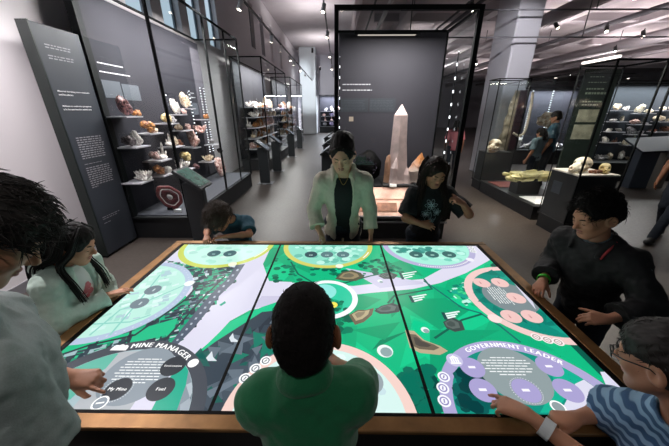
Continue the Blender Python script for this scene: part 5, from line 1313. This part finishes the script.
    pan.build('graphic_panel', mat('graphic_rose', 'C9A291', .6, noise=.4, nscale=5), m)
    sl = nrm(A((0, .305, .35))); g = MB()
    for x, w, c_ in ((.06, .5, 0), (.6, .3, 0), (.95, .55, 0)):
        p = A((X0 + x, Y0 + .07, .42)) + A((0, -.004, .004)); g.add([p, p + A((w, 0, 0)), p + A((w, 0, 0)) + sl * .14, p + sl * .14], [(0, 1, 2, 3)])
    p = A((X0 + .05, Y0 + .03, .37)) + sl * .25 + A((0, -.004, .004)); g.add([p, p + A((1.5, 0, 0)), p + A((1.5, 0, 0)) + sl * .02, p + sl * .02], [(0, 1, 2, 3)])
    g.build('panel_pictures', mat('graphic_brown', '8C5F48', .6, noise=.5, nscale=12), m)
    print_lines(m, [(None, 2.17, .013, .44), (None, 2.09, .013, .50)], (X0 + .09, Y1 - .05, 0), (1, 0, 0), (0, 0, 1), seed=6)
    b = MB(); b.box((X0 + .06, Y1 - .054, 1.78), (X0 + .50, Y1 - .05, 1.98)); b.box((X0 + .52, Y1 - .054, 1.78), (X0 + .93, Y1 - .05, 1.98)); b.build('text_panel', mat('panel_grey', '3A3F46', .7), m)
    print_lines(m, [(None, 1.94 - .022 * i, .009, .4) for i in range(7)], (X0 + .07, Y1 - .054, 0), (1, 0, 0), (0, 0, 1), 'label_grey', 'small_print', 7); print_lines(m, [(None, 1.94 - .022 * i, .009, .38) for i in range(7)], (X0 + .53, Y1 - .054, 0), (1, 0, 0), (0, 0, 1), 'label_grey', 'small_print', 8)
    MB().box((X0 + .2, Y1 - .053, 1.64), (X0 + .27, Y1 - .05, 1.71)).build('symbol_plate', mat('symbol_cream', 'B9AA98', .7), m)
    leds((X0 + .04, Y0 + .06, 2.4), (X0 + .04, Y0 + .06, 1.0), 13, m, .004); leds((X1 - .05, Y0 + .35, 2.5), (X1 - .05, Y0 + .35, .9), 11, m, .006)
    MB().box((X0 + .25, Y1 - .2, Hm - .06), (X1 - .45, Y1 - .12, Hm - .01)).build('lamp_bar', MATS['case_frame'], m)
    MB().box((X0 + .30, Y1 - .19, Hm - .064), (X1 - .5, Y1 - .13, Hm - .0605)).build('lamp_diffuser', emat('lamp_dim', 'FFF0E4', .6), m)
    area(m, (.85, 4.15, Hm - .07), .9, .4, 48, (1, .93, .9)); area(m, (.8, 3.92, .95), 1.3, .05, 7.0, (1, .9, .82), rot=(math.radians(-25), 0, 0))
    # giant crystal
    q = mat('quartz_rose', 'DCC6C2', .35, noise=.22, nscale=7, bump=.3, bscale=14)
    cr = empty('quartz_crystal', (.95, 4.32, .765), 'giant pale pink quartz point standing in the tall centre case', 'crystal')
    def point(pts, n, name, m_, tw=.3, jag=.0):
        b = MB(); V = []
        for (x, y, z, r) in pts: V += [(x + r * math.cos(2 * PI * k / n + tw) * (1 + .08 * math.sin(k * 2.3)), y + r * math.sin(2 * PI * k / n + tw), z) for k in range(n)]
        F = [(i * n + k, i * n + (k + 1) % n, (i + 1) * n + (k + 1) % n, (i + 1) * n + k) for i in range(len(pts) - 1) for k in range(n)] + [tuple(range(n - 1, -1, -1)), tuple(range((len(pts) - 1) * n, len(pts) * n))]
        b.add(V, F); return b.build(name, m_, cr)
    point([(.955, 4.32, .768, .17), (.935, 4.32, 1.0, .155), (.92, 4.32, 1.35, .128), (.915, 4.32, 1.74, .108), (.915, 4.32, 1.885, .006)], 6, 'main_point', q)
    point([(.765, 4.28, .768, .055), (.765, 4.28, 1.08, .045), (.77, 4.28, 1.16, .03), (.775, 4.28, 1.19, .004)], 6, 'side_point', mat('quartz_tan', 'BE9478', .4, noise=.3, nscale=10))
    point([(.86, 4.2, .768, .075), (.86, 4.2, 1.0, .06), (.875, 4.2, 1.16, .005)], 6, 'side_point', q, .1); point([(1.07, 4.22, .768, .07), (1.06, 4.22, .9, .06), (1.04, 4.22, 1.02, .005)], 6, 'side_point', q, .6)
    MB().box((.68, 4.1, .7455), (1.16, 4.5, .768), .006).build('stand', MATS['case_plinth'], cr)
    o = MB().box((.78, 4.06, .7455), (.88, 4.085, .785)).build('name_card', MATS['card_white']); tag(o, 'small white card in front of the giant quartz point', 'name card')
    V, F = rockmesh(9, 4, .16, (.21, .15, .25)); V += A((.47, 4.45, .985)); gd = empty('amethyst_geode', (.47, 4.45, .745), 'round black geode in the centre case beside the woman', 'geode')
    pydata('shell', V, F, mat('geode_black', '050506', .7, noise=.5, nscale=20, bump=.5, bscale=25, spec=.15), gd, smooth=True); b = MB(); rr = random.Random(4)
    for k in range(60):
        a = rr.uniform(0, 6.28); t = rr.uniform(.0, .12); crystal(b, (.47 + math.cos(a) * t, 4.34, 1.0 + math.sin(a) * t * 1.1), (math.cos(a) * .4, -1, math.sin(a) * .4), rr.uniform(.03, .06), .014)
    b.build('inner_crystals', mat('geode_crystal', '2A2530', .25), gd)
    oc = empty('orange_crystal', (1.29, 4.3, .745), 'orange tipped white crystal behind the girl in the black t-shirt', 'crystal')
    b = MB(); crystal(b, (1.22, 4.3, .80), (.12, 0, 1), .42, .13, .45, 6, .3); crystal(b, (1.16, 4.24, .80), (-.1, -.1, 1), .28, .09, .4); crystal(b, (1.36, 4.25, .79), (.2, -.1, 1), .26, .09, .4); V, F = rockmesh(5, 3, .3, (.2, .14, .1)); b.add(V + A((1.26, 4.3, .85)), F)
    om = mat('crystal_orange', 'C98A58', .4); nt = om.node_tree; bs = nt.nodes['Principled BSDF']; tcn = nt.nodes.new('ShaderNodeTexCoord'); sp = nt.nodes.new('ShaderNodeSeparateXYZ'); rp = nt.nodes.new('ShaderNodeValToRGB'); mr = nt.nodes.new('ShaderNodeMapRange'); ns = nt.nodes.new('ShaderNodeTexNoise'); ns.inputs['Scale'].default_value = 9; ad = nt.nodes.new('ShaderNodeMath'); ad.operation = 'MULTIPLY_ADD'; ad.inputs[1].default_value = .22
    nt.links.new(tcn.outputs['Object'], sp.inputs[0]); nt.links.new(tcn.outputs['Object'], ns.inputs['Vector']); nt.links.new(ns.outputs['Fac'], ad.inputs[0]); nt.links.new(sp.outputs['Z'], ad.inputs[2]); nt.links.new(ad.outputs[0], mr.inputs[0]); mr.inputs[1].default_value = 1.04; mr.inputs[2].default_value = 1.22
    rp.color_ramp.elements[0].color = (*srgb('D9CCC4'), 1); rp.color_ramp.elements[1].color = (*srgb('B8763C'), 1); nt.links.new(mr.outputs[0], rp.inputs[0]); nt.links.new(rp.outputs[0], bs.inputs['Base Color'])
    b.build('crystal_group', om, oc)
    MB().box((1.08, 4.15, .7455), (1.5, 4.45, .768), .006).build('stand', MATS['case_plinth'], oc)
    # ---- far end of the corridor
    fe = glass_case('long dark mineral case across the far end of the corridor', -1.6, 2.6, 25.6, 26.6, 3.0, .5, 'S', [(-1.58, 25.62, .05), (.4, 25.62, .05)])
    MB().box((-1.58, 26.5, .5), (2.58, 26.58, 2.97)).build('back_panel', MATS['case_back'], fe); area(fe, (.4, 26.0, 2.95), 3.8, .6, 600, (.9, .92, 1))
    r = random.Random(3); zs = (.55, .95, 1.35, 1.75)
    for z in zs[1:]: shelf(fe, -1.5, 2.5, 26.1, 26.48, z)
    for k in range(28): mineral(r.choice(KINDS_), r.choice(('white', 'violet', 'violet', 'rose', 'grey')), (-1.4 + 3.6 * ((k // 4) + r.uniform(.2, .8)) / 7, 26.25, zs[k % 4]), r.uniform(.25, .42), 'tiny pale or violet mineral in the far end case', 'minerals in the far end case', seed=k)
    # ================= right side
    A1 = glass_case('tall glass case with a fossil skull on a pedestal left of the yellow slab', 3.42, 4.10, 6.62, 7.06, 2.42, .22, 'SWEN', [(3.43, 6.63, .016), (4.09, 6.63, .016), (3.43, 7.05, .01), (4.09, 7.05, .01)], bar=.014)
    MB().box((3.46, 6.66, .22), (4.06, 7.02, .90)).build('pedestal', MATS['case_plinth'], A1); area(A1, (3.76, 6.85, 2.38), .4, .3, 22, (1, .93, .82))
    def skull(loc, s, label, rot, col='ivory', cat='skull'):
        e = empty('fossil_skull', loc, label, cat)
        F_ = Field((-.30, -.22, -.02), (.36, .22, .34), .012)
        F_.ell((-.06, 0, .15), (.16, .13, .12), k=.03); F_.cap((.02, 0, .13), (.26, 0, .07), .085, .045, k=.04); F_.cap((-.02, .1, .1), (.14, .075, .085), .03, k=.02); F_.cap((-.02, -.1, .1), (.14, -.075, .085), .03, k=.02)
        F_.ell((.07, .075, .15), (.04, .04, .035), k=.012, sub=True); F_.ell((.07, -.075, .15), (.04, .04, .035), k=.012, sub=True); F_.ell((.28, 0, .09), (.04, .022, .025), k=.01, sub=True); F_.ell((0, .14, .15), (.06, .03, .03), k=.01, sub=True); F_.ell((0, -.14, .15), (.06, .03, .03), k=.01, sub=True)
        V, Q = F_.mesh(); V = relax(V, Q, 1); V += vnormals(V, Q) * (vnoise(V, 22, 2) * .008)[:, None]; c_, s_ = math.cos(rot), math.sin(rot); Rm = A(((c_, -s_, 0), (s_, c_, 0), (0, 0, 1)))
        np_mesh('cranium', V * s @ Rm.T + A(loc), Q, RM[col], e)
        b = MB(); b.tube(catmull([(-.05, .1, .05), (.1, .08, .02), (.25, .02, .02), (.25, -.02, .02), (.1, -.08, .02), (-.05, -.1, .05)], 5), .02, 8)
        b.v = [tuple(Rm @ (A(v) * s) + A(loc)) for v in b.v]; b.build('jaw', RM[col], e, True)
        b = MB()
        for k in range(8):
            for sg in (1, -1): crystal(b, (.06 + k * .024, sg * (.075 - k * .006), .06), (0, 0, -1), .035, .009, .5, 4)
        b.v = [tuple(Rm @ (A(v) * s) + A(loc)) for v in b.v]; b.build('teeth', RM['white'], e)
        return e
    skull((3.68, 6.80, .90), 1.05, 'fossil skull on the pedestal in the tall glass case left of the yellow slab', -2.3, 'cream')
    # tall fossil slab behind
    fs = empty('fossil_slab', (4.45, 7.55, 0), 'tall mottled brown and cream slab standing behind the tall glass case', 'fossil')
    F_ = Field((4.1, 7.35, .0), (4.85, 7.8, 2.35), .02); F_.ell((4.36, 7.55, 1.1), (.17, .10, 1.15), k=.05); F_.ell((4.44, 7.55, 1.7), (.13, .09, .55), k=.05); V, Q = F_.mesh(); V += vnormals(V, Q) * (vnoise(V, 5, 4) * .06 + vnoise(V, 14, 4) * .02)[:, None]
    np_mesh('slab', V, Q, mat('slab_mottled', '9A8A78', .5, noise=.6, nscale=5), fs)
    MB().box((4.12, 7.42, 0), (4.6, 7.68, .12)).build('stand', MATS['case_plinth'], fs)
    hq = [aty(x, y, 7.3) for x, y in ((513, 133), (519, 136), (525, 131), (530, 112), (533, 92))]; xa, xb = hq[0][0] - .02, hq[4][0] + .02
    hm = empty('framed_panel', ((xa + xb) / 2, 7.3, 0), 'dark rounded panel with a pale rope-like border behind the cases', 'panel')
    MB().tube(catmull([tuple(q) for q in hq], 6), .03, 8).build('border', mat('rope_pale', 'D9CBB8', .7), hm, True); MB().box((xa, 7.31, .9), (xb - .1, 7.36, 2.25)).build('panel', mat('panel_plum', '3A2630', .3), hm); MB().box((xa, 7.31, 0), (xb - .1, 7.36, .9)).build('foot', MATS['case_plinth'], hm)
    # low platform with the yellow slab
    pf = glass_case('long low glazed platform carrying the yellow crystal slab', 3.40, 4.35, 4.62, 6.58, 2.30, .26, 'W', [], bar=.005)
    for a, q, mm in (((3.5, 4.72, .262), (3.95, 5.2, .275), 'card_white'), ((3.98, 4.72, .262), (4.25, 5.2, .28), 'red'), ((3.5, 5.9, .262), (4.2, 6.4, .275), 'red')): MB().box(a, q).build('text_panel', MATS[mm] if mm != 'red' else mat('panel_red', '7A3A34', .6), pf)
    ys = empty('crystal_slab', (3.78, 5.55, .26), 'flat yellow crystal slab lying on a stand in the low platform', 'crystal slab')
    b = MB(); rr = random.Random(8)
    for k in range(42): crystal(b, (3.36 + rr.uniform(.05, .75), 5.45 + rr.uniform(-.16, .2), .56 + rr.uniform(-.05, .10)), (rr.uniform(.6, 1) * rr.choice((1, 1, -1)), rr.uniform(-.35, .35), rr.uniform(-.05, .22)), rr.uniform(.16, .3), rr.uniform(.03, .055), .2, 5, rr.random())
    b.build('blades', mat('slab_yellow', 'D8D09A', .45, noise=.25, nscale=9), ys); MB().box((3.55, 5.4, .26), (4.0, 5.65, .52)).build('stand', MATS['case_plinth'], ys)
    # block with the ivory skull
    B1 = glass_case('glass case over a dark block with two skulls at the right', 3.36, 3.98, 3.86, 4.44, 2.36, .24, 'WS', [(3.37, 3.87, .018), (3.97, 3.87, .018), (3.37, 4.43, .01), (3.97, 4.43, .01)], bar=.016)
    MB().box((3.37, 3.88, .24), (3.93, 4.40, .945)).build('block', MATS['case_plinth'], B1); MB().box((3.365, 3.875, .945), (3.935, 4.405, .968)).build('block_top', mat('top_white', 'CFC9C0', .6), B1); MB().box((3.364, 4.12, .62), (3.3695, 4.30, .80)).build('text_panel', MATS['label_grey'], B1)
    MB().box((3.36, 3.88, 2.395), (3.40, 4.42, 2.42)).build('lamp_bar', MATS['lamp_strip'], B1); area(B1, (3.66, 4.14, 2.34), .5, .4, 16, (1, .94, .85))
    skull((3.53, 4.10, .968), .80, 'large ivory skull on the white topped block', -2.7, 'ivory'); skull((3.84, 4.04, .968), .50, 'smaller yellowish skull right of the ivory skull', -2.2, 'yellow')
    for k in range(4): mineral('rock', 'rust', (3.62 + .05 * k, 3.99, .968), .06, 'small rusty bone fragment in front of the ivory skull', 'bone fragments on the white topped block', seed=k, name='bone_fragment')
    # green text board behind it
    gt = empty('text_board', (4.2, 5.1, 0), 'tall dark green text board behind the ivory skull case', 'text board')
    x0 = aty(585, 74, 5.1)[0]; x1 = aty(619, 74, 5.1)[0]; gm = mat('board_green', '1E2B25', .6)
    MB().box((x0, 5.08, .0), (x1, 5.12, 2.42)).build('board', gm, gt)
    print_lines(gt, [(None, z, h, w) for z, h, w in ((2.3, .012, .25), (2.22, .012, .3), (2.12, .02, .3), (2.05, .03, .38), (1.93, .02, .34), (1.88, .02, .3))], (x0 + .08, 5.08, 0), (1, 0, 0), (0, 0, 1), 'board_print' if 'board_print' in MATS else mat('board_print', '8C9A86', .8).name, seed=9)
    b = MB(); b.box((x0 + .06, 5.074, 1.62), (x0 + .40, 5.0795, 1.82)); b.box((x0 + .06, 5.074, 1.34), (x0 + .40, 5.0795, 1.58)); b.build('pictures', mat('board_picture', '9A9A86', .7, noise=.3, nscale=10), gt)
    # right wall case with shelves
    rw = glass_case('wide wall case with rows of pale specimens behind the skulls', 6.6, 10.5, 7.6, 8.3, 2.45, .5, 'S', [(6.62, 7.62, .04), (8.1, 7.62, .04), (9.5, 7.62, .04)])
    MB().box((6.62, 8.22, .5), (10.48, 8.28, 2.42)).build('back_panel', mat('case_back_blue', '2E343D', .75), rw); area(rw, (8.5, 7.9, 2.4), 3.6, .4, 90, (1, .98, .97))
    r = random.Random(12); zs = (.62, .92, 1.2, 1.46, 1.74)
    for z in zs[1:]:
        for q in range(6): shelf(rw, 6.7 + q * .62, 7.14 + q * .62, 7.95, 8.2, z + .07 * (q % 2))
    for k in range(60):
        q = k // 10; z = zs[(k // 2) % 5]; dz = .07 * (q % 2) if z > .7 else 0
        if z <= .7: z = .502
        mineral(r.choice(KINDS_), r.choice(('white', 'white', 'cream', 'rose', 'ivory', 'grey', 'rust')), (6.8 + q * .62 + .22 * (k % 2) + r.uniform(-.04, .04), 8.08, z + dz), r.uniform(.14, .24), 'small pale specimen on the rows of the right wall case', 'specimens in the right wall case', seed=k, sq=r.uniform(.5, .9))
    # darker cases far back
    for i, (x0, x1, y0, lab) in enumerate(((6.3, 8.4, 10.2, 'dark case with dotted light strips behind the blue shirted visitor'), (8.7, 11.2, 10.4, 'dark case with dotted light strips behind the green text board'), (3.2, 4.1, 13.5, 'small lit case far back beside the grey column'))):
        d = glass_case(lab, x0, x1, y0, y0 + .7, 2.5, .5, 'S', [(x0 + .02, y0 + .02, .04), (x1 - .02, y0 + .02, .04)]); MB().box((x0 + .02, y0 + .6, .5), (x1 - .02, y0 + .66, 2.47)).build('back_panel', MATS['case_back'], d); area(d, ((x0 + x1) / 2, y0 + .3, 2.45), x1 - x0 - .3, .4, 110, (.95, .97, 1))
        for t_ in (.1, .42, .85): leds((x0 + (x1 - x0) * t_, y0 + .1, 2.4), (x0 + (x1 - x0) * t_, y0 + .1, .9), 22, d, .016)
        for k in range(10): mineral(r.choice(KINDS_), r.choice(('white', 'rose', 'grey')), (x0 + .25 + (x1 - x0 - .5) * k / 9, y0 + .4, .502), r.uniform(.2, .35), 'tiny specimen in a ' + lab, 'specimens in a ' + lab, seed=k)
    o = mineral('rock', 'ivory', (aty(545, 132, 7.9)[0], 7.9, 1.36), .42, 'round white specimen beside the blue shirted visitor', None, seed=2); st = MB().box((aty(545, 132, 7.9)[0] - .12, 7.8, 0), (aty(545, 132, 7.9)[0] + .12, 8.0, 1.36)).build('pedestal', MATS['case_plinth']); tag(st, 'slim dark pedestal under the round white specimen', 'pedestal')
    # reading desk at right
    dk = empty('reading_desk', (7.6, 7.0, 0), 'dark slanted reading desk beside the walking visitor', 'desk')
    MB().box((7.25, 6.85, 0), (7.7, 7.1, .92), .01).build('pedestal', mat('desk_blue', '3A4350', .5), dk); b = MB(); b.add([(7.05, 6.65, .92), (8.6, 6.65, 1.0), (8.6, 7.2, 1.25), (7.05, 7.2, 1.17), (7.05, 6.65, .88), (8.6, 6.65, .96), (8.6, 7.2, 1.21), (7.05, 7.2, 1.13)], [(0, 1, 2, 3), (4, 7, 6, 5), (0, 4, 5, 1), (1, 5, 6, 2), (2, 6, 7, 3), (3, 7, 4, 0)]); b.build('desk_top', mat('desk_top', '2C3138', .6, spec=.2), dk); MB().box((7.9, 6.85, 0), (8.1, 7.1, .95), .01).build('side_panel', mat('desk_side', '6A6660', .6), dk)
def build_visitors():
    def visitor(label, x, y, ht, face, top, skin='skin_tan', long=False, sl=.8, legs=None, arm=None, hair='hair_black'):
        s = ht / 1.72; f = nrm(A((math.cos(face), math.sin(face), 0))); r_ = A((f[1], -f[0], 0)); z = A((0, 0, 1)); c = A((x, y, 0))
        g = lambda fx, rx, zz: tuple(c + f * fx * s + r_ * rx * s + z * zz * s)
        J = dict(head=g(.03, 0, 1.60), neck=g(-.01, 0, 1.45), shR=g(0, .175, 1.38), shL=g(0, -.175, 1.38), elR=g(-.02, .24, 1.09), elL=g(-.02, -.24, 1.09), wrR=g(.10, .25, .86), wrL=g(.08, -.25, .86), pelv=g(0, 0, .92))
        if legs: J.update({k: g(*v) for k, v in legs.items()})
        if arm: J.update({k: g(*v) for k, v in arm.items()})
        p = Person('person', label, J, s, s, f + z * -.25, h=.008, skin=skin)
        p.top('shirt', MATS[top], inf=.02, sleeve=sl, hem=-.08, neck=.07, wr=.006)
        if long: p.hair_long([([p.hp(q * .05, -.09, .06), p.hp(q * .07, -.12, -.05), p.hp(q * .07, -.12, -.22)], .012, 8, .012) for q in (-1, 0, 1)], m=hair)
        else: p.hair_short(t=.02, m=hair, tuft=0)
        p.trousers(MATS['denim']); p.shoes(MATS['shoe_black']); return p
    visitor('visitor in dark clothes walking at the right edge of the hall', 4.90, 3.88, 1.74, 3.6, 'cloth_black', 'skin_brown', legs=dict(anR=(-.18, .08, .075), anL=(.36, .0, .085), knL=(.27, -.05, .52), knR=(.06, .09, .50)), arm=dict(elL=(.10, -.27, 1.11), wrL=(.33, -.20, .93)))
    visitor('visitor in a blue shirt seen through the glass cases on the right', aty(554, 130, 7.0)[0], 7.0, 1.78, 2.4, 'cloth_teal')
    visitor('dark haired visitor in grey left of the blue shirted visitor', aty(537, 150, 6.85)[0], 6.85, 1.42, 2.0, 'cloth_slate', long=True)
    visitor('visitor in a pink top beyond the right side of the centre case', 3.3, 8.2, 1.55, 1.2, 'pink', long=True)
    visitor('visitor in dark clothes standing far right by the reading desk', 7.75, 6.25, 1.7, 1.9, 'cloth_black')
build_room(); build_table(); build_gallery(); PE = build_people(); build_visitors()
w = bpy.data.worlds.new('world'); SC.world = w; w.use_nodes = True
w.node_tree.nodes['Background'].inputs[0].default_value = (.55, .58, .62, 1); w.node_tree.nodes['Background'].inputs[1].default_value = .085
cam = bpy.data.cameras.new('camera'); co = bpy.data.objects.new('camera', cam); COL.objects.link(co)
cam.sensor_fit = 'HORIZONTAL'; cam.sensor_width = 36; cam.lens = 36 * FPX / 669.0; cam.clip_start = .02; cam.clip_end = 200
M = Matrix(((CR[0], CU[0], -CF[0], CAMP[0]), (CR[1], CU[1], -CF[1], CAMP[1]), (CR[2], CU[2], -CF[2], CAMP[2]), (0, 0, 0, 1)))
co.matrix_world = M
SC.camera = co
SC.view_settings.view_transform = 'Standard'; SC.view_settings.look = 'None'; SC.view_settings.gamma = 1; SC.view_settings.use_curve_mapping = False
SC.cycles.use_denoising = True
